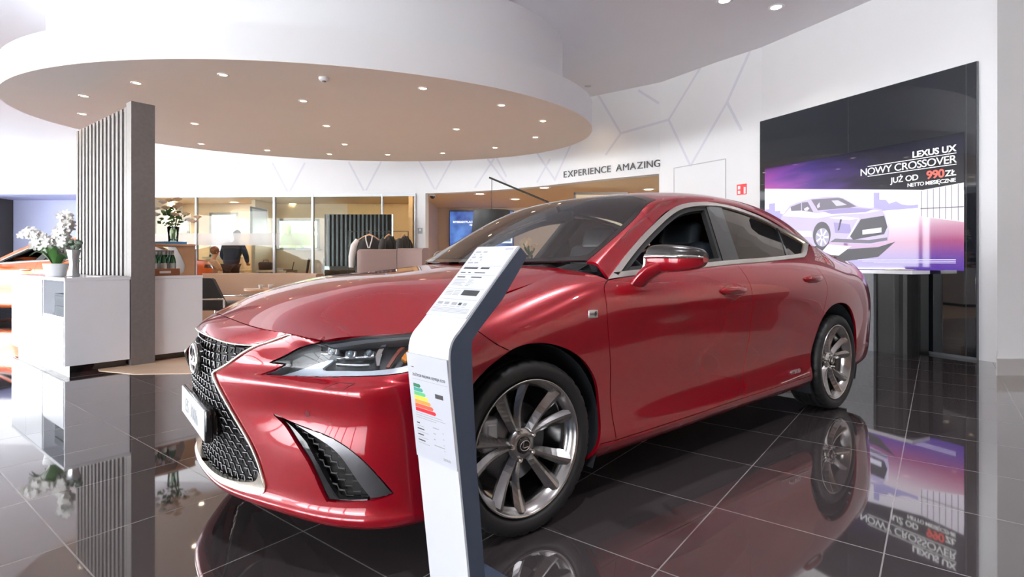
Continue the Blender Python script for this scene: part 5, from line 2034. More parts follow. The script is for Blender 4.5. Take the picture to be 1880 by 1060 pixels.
MB().lathe([(0, 0), (.05, 0), (.06, .1), (.075, .25), (.07, .25), (.055, .1), (0, .02)], n=20, cap=False).build('vase_glass', glassmat('green_tinted_glass'), pv)
gl = MB()
rs = random.Random(9)
for k in range(40):
    a, l = rs.uniform(0, 6.28), rs.uniform(.15, .34)
    d = Vector((math.cos(a) * .55, math.sin(a) * .55, .9)).normalized()
    s = d.orthogonal().normalized()
    c = Vector((0, 0, .2))
    gl.add([c, c + d * l * .6 + s * .022, c + d * l * 1.3, c + d * l * .6 - s * .022], [(0, 1, 2, 3)], True)
gl.build('leaves', LEAFG, pv)
fl_ = MB()
for k in range(12):
    flower(fl_, (rs.uniform(-.2, .2), rs.uniform(-.15, .1), rs.uniform(.38, .62)), (rs.uniform(-1, 1), -1, .5), .07, rs)
fl_.build('blossoms', PETALC, pv)


# ------------------------------------------------------------------ offices: tables, chairs, people
def office_table(px0, px1, Y, h, label):
    x0, x1 = at(px0, 0, Y)[0], at(px1, 0, Y)[0]
    t = empty('office_table', ((x0 + x1) / 2, Y, 0), 0, label, 'table', 'white office tables')
    w = x1 - x0
    MB().box((0, 0, h - .02), (w, .75, .04)).build('table_top', M('birch_top', (.78, .62, .42), .4, var=.05), t)
    for sx_ in (-1, 1):
        for sy_ in (-1, 1):
            MB().box((sx_ * (w / 2 - .03), sy_ * .34, (h - .04) / 2), (.05, .05, h - .04)).build('leg', WHITEP, t)
    return t


def office_chair(px, Y, rz, label):
    t = empty('office_chair', tuple(at(px, 0, Y) * [1, 1, 0]), rz, label, 'chair', 'dark office chairs')
    MB().rbox((0, 0, .46), (.46, .46, .08), .03, 3).build('seat', DKLEA, t)
    MB().rbox((-.22, 0, .80), (.06, .44, .66), .028, 3, tilt=Matrix.Rotation(R(-8), 3, 'Y')).build('backrest', DKLEA, t)
    for sx_ in (-1, 1):
        for sy_ in (-1, 1):
            MB().box((sx_ * .2, sy_ * .2, .21), (.04, .04, .42)).build('leg', DKLEA, t)
    return t


office_table(425, 461, 14.6, .80, 'white office table behind the person in the navy jacket')
office_table(482, 536, 14.4, .80, 'white office table with a laptop, right of the cream pillar')
office_chair(382, 14.1, R(30), 'dark chair at the far left office, behind the seated person')
office_chair(548, 14.4, R(200), 'dark high-backed chair at the end of the laptop table')
office_chair(590, 13.9, R(160), 'dark chair beside the dark glass board')
lt = empty('laptop', tuple(at(529, 0, 14.2) * [1, 1, 0] + [-.0, 0, .801]), R(-70), 'open dark laptop on the right office table', 'laptop')
MB().box((0, 0, .01), (.32, .22, .018)).build('keyboard_base', BLACKM, lt)
MB().box((0, .12, .115), (.32, .012, .21), 0, Matrix.Rotation(R(-12), 3, 'X')).build('laptop_screen', BLACKM, lt)
pp_ = MB()
for k in range(5):
    pp_.box((rs.uniform(-.03, .03), rs.uniform(-.03, .03), .02 + .012 * k), (.2, .26, .008), rs.uniform(0, 2))
o = pp_.build('paper_stack', WHITEP)
o.location = tuple(at(510, 0, 14.55) * [1, 1, 0] + [0, 0, .785])
props(o, 'untidy pile of white papers on the right office table', 'papers')
br = MB()
br.rbox((0, 0, .10), (.34, .14, .20), .03, 3, tilt=Matrix.Rotation(R(10), 3, 'X'))
br.tube([(-.07, 0, .2), (-.06, 0, .25), (.06, 0, .25), (.07, 0, .2)], .008, 6)
o = br.build('brown_bag', DKLEA)
o.location = tuple(at(488, 0, 14.2) * [1, 1, 0] + [.0, 0, .813])
props(o, 'small dark brown bag on the left end of the right office table', 'bag')
pic = empty('wall_picture', (at(470, 0, 14.3)[0] + .075, 14.3, 1.95), 0, 'framed dark picture on the cream office divider', 'picture')
MB().box((0, 0, 0), (.03, .9, .95)).build('frame', BLACKM, pic)
MB().box((.018, 0, 0), (.01, .8, .85)).build('print', M('picture_print', (.22, .20, .18), .5, var=.7, vscale=4), pic)
sfc = props(MB().box((at(566, 0, 15.2)[0], 15.2, 1.36), (.62, .22, .045)).build('wall_shelf', WHITEP), 'white shelf on the beige office wall above the dark chair', 'shelf')


def skin_mesh(name, joints, bones, mat, parent, sub=2):
    me = bpy.data.meshes.new(name)
    names = list(joints)
    me.from_pydata([joints[n][0] for n in names], [(names.index(a), names.index(b)) for a, b in bones], [])
    o = bpy.data.objects.new(name, me)
    COL.objects.link(o)
    o.modifiers.new('skin', 'SKIN')
    for i, n in enumerate(names):
        d = me.skin_vertices[0].data[i]
        r = joints[n][1]
        d.radius = r if isinstance(r, tuple) else (r, r)
        d.use_root = (i == 0)
    sm_ = o.modifiers.new('sub', 'SUBSURF')
    sm_.levels = sub
    sm_.render_levels = sub
    dg_ = bpy.context.evaluated_depsgraph_get()
    m2 = bpy.data.meshes.new_from_object(o.evaluated_get(dg_))
    bpy.data.objects.remove(o)
    m2.materials.clear()
    m2.materials.append(mat)
    m2.polygons.foreach_set('use_smooth', [True] * len(m2.polygons))
    return link_mesh(name, m2, parent)


def hand_joints(J, B, side, wrist, d, down):
    """five separate fingers from a palm"""
    w = np.array(wrist)
    d = np.array(d) / np.linalg.norm(d)
    s = np.cross(d, down)
    s /= np.linalg.norm(s)
    J['palm' + side] = (tuple(w + d * .055), (.036, .016))
    B.append(('wrist' + side, 'palm' + side))
    for k, (o_, l) in enumerate(((-.030, .065), (-.010, .078), (.011, .074), (.030, .058))):
        a = w + d * .095 + s * o_
        b = a + d * l * .55 + np.array(down) * .010
        c = b + d * l * .40 + np.array(down) * .022
        for n, p, r in (('a', a, .0095), ('b', b, .0088), ('c', c, .0075)):
            J['f%d%s%s' % (k, n, side)] = (tuple(p), r)
        B += [('palm' + side, 'f%da%s' % (k, side)), ('f%da%s' % (k, side), 'f%db%s' % (k, side)), ('f%db%s' % (k, side), 'f%dc%s' % (k, side))]
    a = w + d * .035 + s * -.040
    b = a + d * .035 + s * -.022
    J['ta' + side] = (tuple(a), .011)
    J['tb' + side] = (tuple(b), .009)
    B += [('palm' + side, 'ta' + side), ('ta' + side, 'tb' + side)]


def face_bits(par, head, fwd, upv, r):
    h, f, u = Vector(head), Vector(fwd).normalized(), Vector(upv).normalized()
    s = f.cross(u)
    nb = MB()
    nb.ball(h + f * r * 1.02 - u * r * .10, r * .17, (1, 1, 1.3), 8, 6)
    for q in (-1, 1):
        nb.ball(h + s * q * r * .86 - u * r * .05, r * .22, (.5, .8, 1.2), 8, 6)
    nb.build('nose_and_ears', SKIN, par)
    ey = MB()
    for q in (-1, 1):
        ey.ball(h + f * r * .90 + s * q * r * .36 + u * r * .10, r * .12, n=8, m=6)
    ey.build('eyes', M('eye_dark', (.03, .02, .02), .2, var=.1), par)
    mo = MB()
    mo.tube([h + f * r * .90 - u * r * .48 + s * r * .25, h + f * r * .97 - u * r * .50, h + f * r * .90 - u * r * .48 - s * r * .25], r * .05, 6)
    mo.build('mouth', M('lip', (.45, .16, .13), .5, var=.1), par)


def person(name, loc, rz, label, J, Bn, head, fwd, cloth, jacket_m, hair_m, cloth_j, cloth_b, trousers_j=None, trousers_b=None):
    """body = one skinned surface; hair, jacket and trousers are children"""
    root = empty(name, loc, rz, label, 'person')
    skin_mesh('body', J, Bn, SKIN, root)
    skin_mesh('jacket' if cloth else 'shirt', cloth_j, cloth_b, jacket_m, root)
    if trousers_j:
        skin_mesh('trousers', trousers_j, trousers_b, BLKC, root)
    hb = MB()
    h = Vector(head)
    f = Vector(fwd).normalized()
    hb.ball(h + Vector((0, 0, .035)) - f * .022, .112, (.92, .98, 1.02), 18, 12)
    hb.build('hair', hair_m, root)
    face_bits(root, h, f, (0, 0, 1), .098)
    return root


# standing, back to the viewer, leaning over the table
J = {'pelvis': ((0, 0, .98), (.15, .11)), 'waist': ((0, .04, 1.14), (.14, .10)), 'chest': ((0, .12, 1.36), (.165, .115)), 'neckb': ((0, .20, 1.53), .060), 'neckt': ((0, .26, 1.58), .052), 'skull': ((0, .32, 1.66), (.085, .098)), 'crown': ((0, .335, 1.75), (.07, .085)),
     'chin': ((0, .385, 1.605), .045)}
Bn = [('pelvis', 'waist'), ('waist', 'chest'), ('chest', 'neckb'), ('neckb', 'neckt'), ('neckt', 'skull'), ('skull', 'crown'), ('skull', 'chin')]
for s, sd in ((1, 'R'), (-1, 'L')):
    J.update({'hip' + sd: ((s * .10, 0, .90), .095), 'knee' + sd: ((s * .12, .02, .50), .062), 'ankle' + sd: ((s * .13, -.03, .09), .042), 'toe' + sd: ((s * .15, .13, .035), (.040, .030)),
              'sho' + sd: ((s * .20, .14, 1.44), .068), 'elb' + sd: ((s * .29, .16, 1.16), .046), 'wrist' + sd: ((s * .24, .36, .98), .030)})
    Bn += [('pelvis', 'hip' + sd), ('hip' + sd, 'knee' + sd), ('knee' + sd, 'ankle' + sd), ('ankle' + sd, 'toe' + sd), ('chest', 'sho' + sd), ('sho' + sd, 'elb' + sd), ('elb' + sd, 'wrist' + sd)]
    hand_joints(J, Bn, sd, (s * .24, .36, .98), (-s * .25, .85, -.25), (0, -.1, -.6))
CJ = {'hem': ((0, -.01, .88), (.235, .165)), 'waist': ((0, .04, 1.12), (.205, .145)), 'chest': ((0, .11, 1.34), (.225, .150)), 'col': ((0, .18, 1.50), (.085, .085))}
CB = [('hem', 'waist'), ('waist', 'chest'), ('chest', 'col')]
TJ = {'pelvis': ((0, 0, .95), (.165, .125))}
TB = []
for s, sd in ((1, 'R'), (-1, 'L')):
    CJ.update({'sho' + sd: ((s * .225, .13, 1.42), .092), 'elb' + sd: ((s * .31, .16, 1.16), .070), 'wrist' + sd: ((s * .255, .33, 1.00), .050)})
    CB += [('chest', 'sho' + sd), ('sho' + sd, 'elb' + sd), ('elb' + sd, 'wrist' + sd)]
    TJ.update({'hip' + sd: ((s * .10, 0, .88), .115), 'knee' + sd: ((s * .12, .02, .50), .082), 'ankle' + sd: ((s * .13, -.02, .10), .065)})
    TB += [('pelvis', 'hip' + sd), ('hip' + sd, 'knee' + sd), ('knee' + sd, 'ankle' + sd)]
pa = person('person', tuple(at(424, 0, 13.75) * [1, 1, 0]), 0, 'person in a navy jacket seen from behind, leaning over an office table', J, Bn, (0, .325, 1.69), (0, 1, -.15), True, NAVY, HAIRM, CJ, CB, TJ, TB)
sho = MB()
for s in (1, -1):
    sho.rbox((s * .14, .05, .035), (.10, .29, .07), .03, 3)
sho.build('shoes', BLACKG, pa)

# seated, in a peach shirt, turned to the right
J = {'pelvis': ((0, 0, .56), (.15, .12)), 'waist': ((0, -.01, .72), (.13, .10)), 'chest': ((0, .01, .94), (.155, .11)), 'neckb': ((0, .03, 1.10), .058), 'neckt': ((0, .05, 1.15), .050), 'skull': ((0, .07, 1.25), (.083, .095)), 'crown': ((0, .065, 1.33), (.07, .085)), 'chin': ((0, .13, 1.185), .045)}
Bn = [('pelvis', 'waist'), ('waist', 'chest'), ('chest', 'neckb'), ('neckb', 'neckt'), ('neckt', 'skull'), ('skull', 'crown'), ('skull', 'chin')]
CJ = {'hem': ((0, 0, .56), (.18, .15)), 'waist': ((0, -.01, .72), (.165, .13)), 'chest': ((0, .01, .93), (.185, .135)), 'col': ((0, .03, 1.07), (.075, .075))}
CB = [('hem', 'waist'), ('waist', 'chest'), ('chest', 'col')]
TJ = {'pelvis': ((0, .02, .55), (.165, .13))}
TB = []
for s, sd in ((1, 'R'), (-1, 'L')):
    J.update({'hip' + sd: ((s * .10, .06, .55), .09), 'knee' + sd: ((s * .12, .46, .53), .062), 'ankle' + sd: ((s * .12, .44, .09), .042), 'toe' + sd: ((s * .13, .60, .035), (.040, .030)),
              'sho' + sd: ((s * .19, .02, 1.02), .062), 'elb' + sd: ((s * .24, .14, .80), .044), 'wrist' + sd: ((s * .15, .36, .86), .029)})
    Bn += [('pelvis', 'hip' + sd), ('hip' + sd, 'knee' + sd), ('knee' + sd, 'ankle' + sd), ('ankle' + sd, 'toe' + sd), ('chest', 'sho' + sd), ('sho' + sd, 'elb' + sd), ('elb' + sd, 'wrist' + sd)]
    hand_joints(J, Bn, sd, (s * .15, .36, .86), (-s * .2, .95, -.05), (0, -.05, -.6))
    CJ.update({'sho' + sd: ((s * .205, .02, 1.00), .082), 'elb' + sd: ((s * .25, .13, .82), .066)})
    CB += [('chest', 'sho' + sd), ('sho' + sd, 'elb' + sd)]
    TJ.update({'hip' + sd: ((s * .10, .08, .55), .11), 'knee' + sd: ((s * .12, .46, .53), .085), 'ankle' + sd: ((s * .12, .44, .10), .062)})
    TB += [('pelvis', 'hip' + sd), ('hip' + sd, 'knee' + sd), ('knee' + sd, 'ankle' + sd)]
pb_ = person('person', tuple(at(390, 0, 14.2) * [1, 1, 0]), R(-50), 'person in a peach shirt sitting on the dark office chair', J, Bn, (0, .075, 1.28), (0, 1, 0), False, M('peach_shirt', (.75, .42, .26), .7, var=.05), M('auburn_hair', (.22, .06, .02), .6, var=.3), CJ, CB, TJ, TB)
sho = MB()
for s in (1, -1):
    sho.rbox((s * .125, .52, .035), (.10, .28, .07), .03, 3)
sho.build('shoes', BLACKG, pb_)

# ------------------------------------------------------------------ lettering and small fittings on the wall
sg = empty('wall_lettering', (0, 0, 0), 0, 'dark EXPERIENCE AMAZING lettering on the white curved wall', 'lettering')
body = 'EXPERIENCE AMAZING'
wid, lft_ = {}, {}
for c in set(body) - {' '}:
    o = text('letter', c, .185, INK, None, (0, 0, 0), (1, 0, 0), (0, 0, 1))
    xs_ = [v.co.x for v in o.data.vertices]
    wid[c], lft_[c] = max(xs_) - min(xs_), min(xs_)
    bpy.data.objects.remove(o)
gap_ = .038
wid[' '], lft_[' '] = .055, 0
adv = {c: w + gap_ for c, w in wid.items()}
tot = sum(adv[c] for c in body) - gap_
ta, tb = xcut(1035.5), xcut(1211)
pa0, pa1 = wpt(ta), wpt(tb)
za = EYE + (CY - 326.5) / F * pa0[1]
zb = EYE + (CY - 306) / F * pa1[1]
acc = 0
# arc length table of the wall between the two ends
tt = np.linspace(ta, tb, 200)
pp2 = np.array([wpt(t) for t in tt])
sl = np.concatenate([[0], np.cumsum(np.linalg.norm(np.diff(pp2, axis=0), axis=1))])
for c in body:
    if c != ' ':
        t = np.interp(acc / tot * sl[-1], sl, tt)
        t2 = np.interp(min(1, (acc + adv[c]) / tot) * sl[-1], sl, tt)
        p, q, n_ = wpt(t), wpt(t2), wnrm(t)
        d_ = (q - p) / np.linalg.norm(q - p)
        p, q = p - d_ * lft_[c], q - d_ * lft_[c]
        z = za + (zb - za) * acc / tot
        text('letter', c, .185, M('letter_black', (.02, .022, .025), .4, var=.05), sg, (p[0] + n_[0] * .012, p[1] + n_[1] * .012, z), (q[0] - p[0], q[1] - p[1], 0), (0, 0, 1), 'LEFT', .006, -.0002 if c == 'M' else .0006)
    acc += adv[c]


def wall_frame(px):
    t = xcut(px)
    p, n_ = wpt(t), wnrm(t)
    r_ = np.array([-n_[1], n_[0]])
    return np.append(p, 0), np.append(n_, 0), np.append(r_, 0)


def wall_plate(mb, px, py, w, h, o0, o1, dx=0., dz=0.):
    p, n_, r_ = wall_frame(px)
    z = EYE + (CY - py) / F * p[1] + dz
    c = p + r_ * dx + UP * z
    q = []
    for o in (o0, o1):
        for (a, b) in ((-1, -1), (1, -1), (1, 1), (-1, 1)):
            q.append(c + r_ * a * w / 2 + UP * b * h / 2 + n_ * o)
    mb.hexa(q)


m_ = MB()
wall_plate(m_, 1362, 348, .165, .165, .001, .006)
fs_ = props(m_.build('fire_sign', M('sign_red', (.75, .02, .03), .4, var=.03)), 'small red and white fire extinguisher sign on the white wall', 'sign')
m_ = MB()
wall_plate(m_, 1362, 348, .040, .055, .006, .008, -.042, .030)
wall_plate(m_, 1362, 348, .040, .050, .006, .008, -.042, -.040)
wall_plate(m_, 1362, 348, .034, .105, .006, .008, .052, -.018)
m_.build('sign_symbol', WHITEP, fs_)
m_ = MB()
wall_plate(m_, 1362, 348, .012, .10, .006, .009, .016, -.02)
m_.build('extinguisher_symbol', M('sign_red'), fs_)
m_ = MB()
wall_plate(m_, 771.5, 424, .115, .135, .001, .012)
sw_ = props(m_.build('switch_plate', M('plate_grey', (.32, .36, .38), .4, var=.05)), 'grey control plate on the white pier beside the offices', 'switch')
m_ = MB()
wall_plate(m_, 771.5, 424, .05, .05, .012, .015, 0, .02)
m_.build('switch_button', WHITEP, sw_)
cmr = empty('dome_camera', tuple(at(794, 356.0, 13.2)), 0, 'small dome camera under the edge of the recess ceiling', 'security camera')
cmr.location.z = HEAD + .01
MB().lathe([(0, 0), (.075, 0), (.075, -.04), (0, -.04)], n=20, cap=False).build('mount', WHITEP, cmr)
MB().ball((0, 0, -.045), .06, n=16, m=10).build('dome', BLACKG, cmr)

# downlights
WARM = (1.0, .78, .52)
HOT = M('lamp_glow', (.9, .8, .6), .4, emit=WARM, es=14.0)


def downlight(name, x, y, z, r, label, group, power=0., bright=HOT, tone=WARM):
    d = empty(name, (x, y, z), 0, label, 'ceiling light', group)
    m = MB()
    m.lathe([(r * 1.0, -.001), (r * 1.0, -.006), (r * .72, -.008), (r * .62, .0), (r * .62, .02), (r * 1.0, .02)], n=20, cap=False)
    m.build('trim_ring', WHITEP, d)
    MB().lathe([(0, -.002), (r * .64, -.002), (r * .64, .006), (0, .006)], n=16, cap=False).build('lamp', bright, d)
    if power:
        l = bpy.data.lights.new('downlight_lamp', 'SPOT')
        l.energy = power
        l.color = tone
        l.spot_size = R(100)
        l.spot_blend = .8
        l.shadow_soft_size = .04
        o = bpy.data.objects.new('downlight_lamp', l)
        COL.objects.link(o)
        o.parent = d
        o.location = (0, 0, -.03)
    return d


DL = [(-5.044, 6.442), (-4.101, 5.968), (-3.016, 5.706), (-2.536, 6.640), (-1.001, 6.157), (-.129, 6.826), (.432, 7.598), (.369, 8.606), (-.290, 9.395), (-1.250, 9.871), (-2.279, 10.023), (-3.332, 9.972), (-2.796, 9.130), (-2.670, 7.875), (-.821, 8.071), (-4.311, 9.627), (-5.166, 9.088), (-4.498, 7.750), (-5.683, 7.232)]
for x, y in DL:
    downlight('downlight', x, y, 2.9995, .058, 'small warm recessed downlight in the underside of the round canopy', 'downlights in the round canopy', 14.0)
sd = empty('smoke_detector', (-1.998, 5.808, 3.0), 0, 'small white smoke detector on the underside of the round canopy', 'smoke detector')
MB().lathe([(0, 0), (.055, 0), (.055, -.02), (.04, -.035), (0, -.035)], n=24, cap=False).build('housing', WHITEP, sd)
MB().lathe([(0, -.035), (.022, -.035), (.02, -.042), (0, -.043)], n=16, cap=False).build('sensor', GREYTRIM, sd)
for k, (px, py, l) in enumerate(((1330, 1, 'round ceiling spotlight right of the canopy, nearest the viewer'), (1425, 13, 'round ceiling spotlight above the black screen wall'), (1079, 158, 'round ceiling spotlight beside the right tip of the canopy'), (17, 98, 'round ceiling spotlight left of the canopy'))):
    Y = F * (CEIL - EYE) / (CY - py)
    p = at(px, py, Y)
    downlight('ceiling_spotlight', p[0], p[1], CEIL - .0005, .10, l, 'spotlights in the high ceiling', 20.0, M('lamp_glow_cool', (.9, .9, .9), .4, emit=(1, .9, .8), es=9.0) if k < 2 else M('lamp_unlit', (.55, .55, .66), .3, var=.05))
# more spotlights of the same kind over the viewer's side of the room; they glint in the paint
for k, (x, y) in enumerate(((1.2, 3.4), (3.4, 2.0), (5.6, .6), (.2, .4), (2.6, -1.4), (4.8, -3.0))):
    downlight('ceiling_spotlight', x, y, CEIL - .0005, .10, 'round ceiling spotlight over the viewer, mirrored as a glint in the car', 'spotlights in the high ceiling', 190.0, M('lamp_glow_cool'), (.95, .95, 1.0))
for k, (px, py, l) in enumerate(((881, 357, 'flat recess light above the blue television'), (999, 345.5, 'flat recess light above the arc lamp'), (946, 366.5, 'flat recess light deepest above the arc lamp boom'), (1191, 348.5, 'flat recess light right of the display frame'), (743, 376, 'flat light in the ochre office ceiling'), (538, 375, 'flat light in the office ceiling left of the glass board'), (430, 372, 'flat light in the office ceiling above the navy jacket'), (318, 371, 'flat light in the office ceiling behind the rose vase'))):
    Y = min(F * (HEAD - EYE) / (CY - py), 15.9)
    p = at(px, py, Y)
    downlight('recess_light', p[0], p[1], HEAD + .0095, .15, l, 'lights in the low ceilings', 70.0)

# ------------------------------------------------------------------ black screen wall
SA, SD_, SN = np.array([3.757, 8.28, 0]), np.array([.41444, -.91008, 0]), np.array([-.91008, -.41444, 0])


def sc_(s, z, o):
    return SA + SD_ * s + SN * o + UP * z


def sbox(mb, s0, s1, z0, z1, o0, o1):
    mb.hexa([sc_(s0, z0, o0), sc_(s1, z0, o0), sc_(s1, z1, o0), sc_(s0, z1, o0), sc_(s0, z0, o1), sc_(s1, z0, o1), sc_(s1, z1, o1), sc_(s0, z1, o1)])


vw = empty('screen_wall', (0, 0, 0), 0, 'tall black glass wall panel with a lit car advertisement', 'display wall')
m_ = MB()
for a, b in ((0, 1.371), (1.375, 2.665), (2.671, 2.758)):
    sbox(m_, a, b, .03, 3.16, -.03, -.002)
m_.build('glass_panels', SCRBLK, vw)
m_ = MB()
sbox(m_, -.004, 2.764, .0, 3.166, -.045, -.012)
sbox(m_, 1.371, 1.375, .03, 3.16, -.02, -.004)
sbox(m_, 2.665, 2.671, .03, 3.16, -.02, -.006)
m_.build('panel_frame', GREYTRIM, vw)


def display_material():
    m = bpy.data.materials.new('advert_background')
    m.use_nodes = True
    nt = m.node_tree
    b = nt.nodes['Principled BSDF']
    b.inputs['Base Color'].default_value = (.006, .008, .012, 1)
    b.inputs['Roughness'].default_value = .03
    uv = nt.nodes.new('ShaderNodeUVMap')
    sep = nt.nodes.new('ShaderNodeSeparateXYZ')
    nt.links.new(uv.outputs[0], sep.inputs[0])

    def ramp(sock, pts):
        r = nt.nodes.new('ShaderNodeValToRGB')
        while len(r.color_ramp.elements) < len(pts):
            r.color_ramp.elements.new(.5)
        for e, (p, c) in zip(r.color_ramp.elements, pts):
            e.position = p
            e.color = (*c, 1)
        nt.links.new(sock, r.inputs[0])
        return r.outputs[0]
    # ground and hall below the roof line: left and right colour columns
    lft = ramp(sep.outputs['Y'], [(0.0, (.075, .035, .30)), (.12, (.13, .06, .40)), (.25, (.22, .16, .40)), (.36, (.62, .45, .72)), (.46, (.90, .80, .98)), (.7, (.95, .90, 1.0))])
    rgt = ramp(sep.outputs['Y'], [(0.0, (.09, .04, .32)), (.10, (.16, .07, .34)), (.22, (.42, .10, .22)), (.33, (.66, .34, .46)), (.42, (.86, .70, .76)), (.52, (.92, .86, .95)), (.7, (.90, .85, .98))])
    mx = nt.nodes.new('ShaderNodeMix')
    mx.data_type = 'RGBA'
    nt.links.new(lft, mx.inputs['A'])
    nt.links.new(rgt, mx.inputs['B'])
    nz = nt.nodes.new('ShaderNodeTexNoise')
    nz.inputs['Scale'].default_value = 3.0
    mp = nt.nodes.new('ShaderNodeMapping')
    mp.inputs['Scale'].default_value = (1, 3, 1)
    nt.links.new(uv.outputs[0], mp.inputs[0])
    nt.links.new(mp.outputs[0], nz.inputs['Vector'])
    ad = nt.nodes.new('ShaderNodeMath')
    ad.operation = 'MULTIPLY_ADD'
    ad.inputs[1].default_value = .45
    nt.links.new(nz.outputs['Fac'], ad.inputs[0])
    sb2 = nt.nodes.new('ShaderNodeMath')
    sb2.operation = 'SUBTRACT'
    sb2.inputs[1].default_value = .22
    nt.links.new(sep.outputs['X'], sb2.inputs[0])
    nt.links.new(sb2.outputs[0], ad.inputs[2])
    nt.links.new(ad.outputs[0], mx.inputs['Factor'])
    # dark roof of the pictured hall: colour falls off to the right
    roof = ramp(ad.outputs[0], [(0.0, (.62, .12, .42)), (.14, (.45, .12, .46)), (.30, (.13, .065, .28)), (.48, (.05, .035, .085)), (.65, (.030, .030, .035)), (1.0, (.035, .034, .036))])
    rise = ramp(sep.outputs['Y'], [(.60, (1, 1, 1)), (.80, (.8, .8, .95)), (.93, (.42, .36, .75)), (.975, (.25, .22, .5)), (1.0, (.06, .06, .1))])
    rm2 = nt.nodes.new('ShaderNodeMix')
    rm2.data_type = 'RGBA'
    rm2.blend_type = 'MULTIPLY'
    rm2.inputs['Factor'].default_value = 1
    nt.links.new(roof, rm2.inputs['A'])
    nt.links.new(rise, rm2.inputs['B'])
    # roof line slopes down to the right in the picture
    ln_ = nt.nodes.new('ShaderNodeMath')
    ln_.operation = 'MULTIPLY_ADD'
    ln_.inputs[1].default_value = .215
    nt.links.new(sep.outputs['X'], ln_.inputs[0])
    nt.links.new(sep.outputs['Y'], ln_.inputs[2])
    gt_ = nt.nodes.new('ShaderNodeMath')
    gt_.operation = 'GREATER_THAN'
    gt_.inputs[1].default_value = .795
    nt.links.new(ln_.outputs[0], gt_.inputs[0])
    fin = nt.nodes.new('ShaderNodeMix')
    fin.data_type = 'RGBA'
    nt.links.new(mx.outputs['Result'], fin.inputs['A'])
    nt.links.new(rm2.outputs['Result'], fin.inputs['B'])
    nt.links.new(gt_.outputs[0], fin.inputs['Factor'])
    nt.links.new(fin.outputs['Result'], b.inputs['Emission Color'])
    b.inputs['Emission Strength'].default_value = .78
    return m


me = bpy.data.meshes.new('display_picture')
S0, S1, Z0, Z1 = .089, 2.652, .945, 2.440
me.from_pydata([tuple(sc_(s, z, .0)) for s, z in ((S0, Z0), (S1, Z0), (S1, Z1), (S0, Z1))], [], [(0, 1, 2, 3)])
uvl = me.uv_layers.new(name='UVMap')
for i, c in enumerate(((0, 0), (1, 0), (1, 1), (0, 1))):
    uvl.data[i].uv = c
me.materials.append(display_material())
dsp = link_mesh('display_picture', me, vw)


def sflat(name, polys, col, h=.003, s=1.0, o=.0005):
    m = MB()
    for p in polys:
        m.prism(p, lambda a, b, q: tuple(sc_(a, b, q)), o, o + h)
    return m.build(name, emat('advert_%s' % name, col, s * .78), dsp)


def sell(cx, cz, a, b, n=28, t0=0, t1=2 * math.pi):
    return [(cx + a * math.cos(t0 + (t1 - t0) * i / n), cz + b * math.sin(t0 + (t1 - t0) * i / n)) for i in range(n if abs(t1 - t0) > 6.2 else n + 1)]


sflat('pictured_towers', [[(.10, 1.55), (.10, 1.82), (.17, 1.82), (.17, 1.90), (.27, 1.90), (.27, 1.78), (.36, 1.78), (.36, 1.74), (.50, 1.70), (.5, 1.55)], [(1.60, 1.66), (1.60, 1.71), (1.70, 1.71), (1.70, 1.89), (1.765, 1.885), (1.765, 1.80), (1.84, 1.79), (1.88, 1.74), (1.96, 1.76), (2.02, 1.72), (2.10, 1.70), (2.2, 1.70), (2.2, 1.66)]], (.42, .38, .72), .001)
sflat('pictured_facade', [[(2.225, 1.56), (2.65, 1.47), (2.65, 1.895), (2.225, 1.86)]], (.86, .80, .92), .0006)
sflat('pictured_columns', [[(2.235 + k * .06, 1.56 - k * .012), (2.241 + k * .06, 1.56 - k * .012), (2.241 + k * .06, 1.855 + k * .005), (2.235 + k * .06, 1.855 + k * .005)] for k in range(7)] + [[(2.225, 1.645), (2.65, 1.63), (2.65, 1.64), (2.225, 1.655)]], (.10, .09, .12), .001)
sflat('pictured_floor', [[(.09, 1.30), (.30, 1.33), (1.00, 1.26), (1.30, 1.20), (1.75, 1.22), (1.95, 1.28), (1.75, 1.10), (1.10, 1.02), (.09, 1.05)]], (.035, .035, .05), .001)
sflat('pictured_glow', [[(1.10, 1.27), (1.42, 1.24), (1.25, 1.12), (.98, 1.14)]], (.80, .82, .80), .0015)
car_p = [(.095, 1.36), (.30, 1.52), (.387, 1.70), (.518, 1.836), (.62, 1.868), (.716, 1.885), (.854, 1.905), (1.05, 1.908), (1.242, 1.890), (1.305, 1.867), (1.512, 1.739), (1.70, 1.70), (1.795, 1.679), (1.85, 1.58), (1.878, 1.423), (1.859, 1.294), (1.657, 1.255), (1.40, 1.275), (1.238, 1.290), (1.13, 1.30), (.90, 1.25), (.60, 1.28), (.095, 1.30)]
sflat('pictured_car_body', [car_p], (.58, .50, .78), .002)
sflat('pictured_car_light', [[(.40, 1.70), (.52, 1.80), (.80, 1.74), (.92, 1.70), (1.30, 1.71), (1.55, 1.70), (1.78, 1.665), (1.60, 1.645), (1.25, 1.655), (.95, 1.63), (.70, 1.66)], [(.30, 1.50), (.86, 1.46), (.87, 1.38), (.30, 1.42)]], (.86, .80, .98), .0025)
sflat('pictured_hood_shade', [[(1.02, 1.72), (1.40, 1.735), (1.70, 1.69), (1.60, 1.66), (1.15, 1.67)], [(1.18, 1.56), (1.40, 1.52), (1.42, 1.40), (1.20, 1.42)]], (.36, .30, .62), .003)
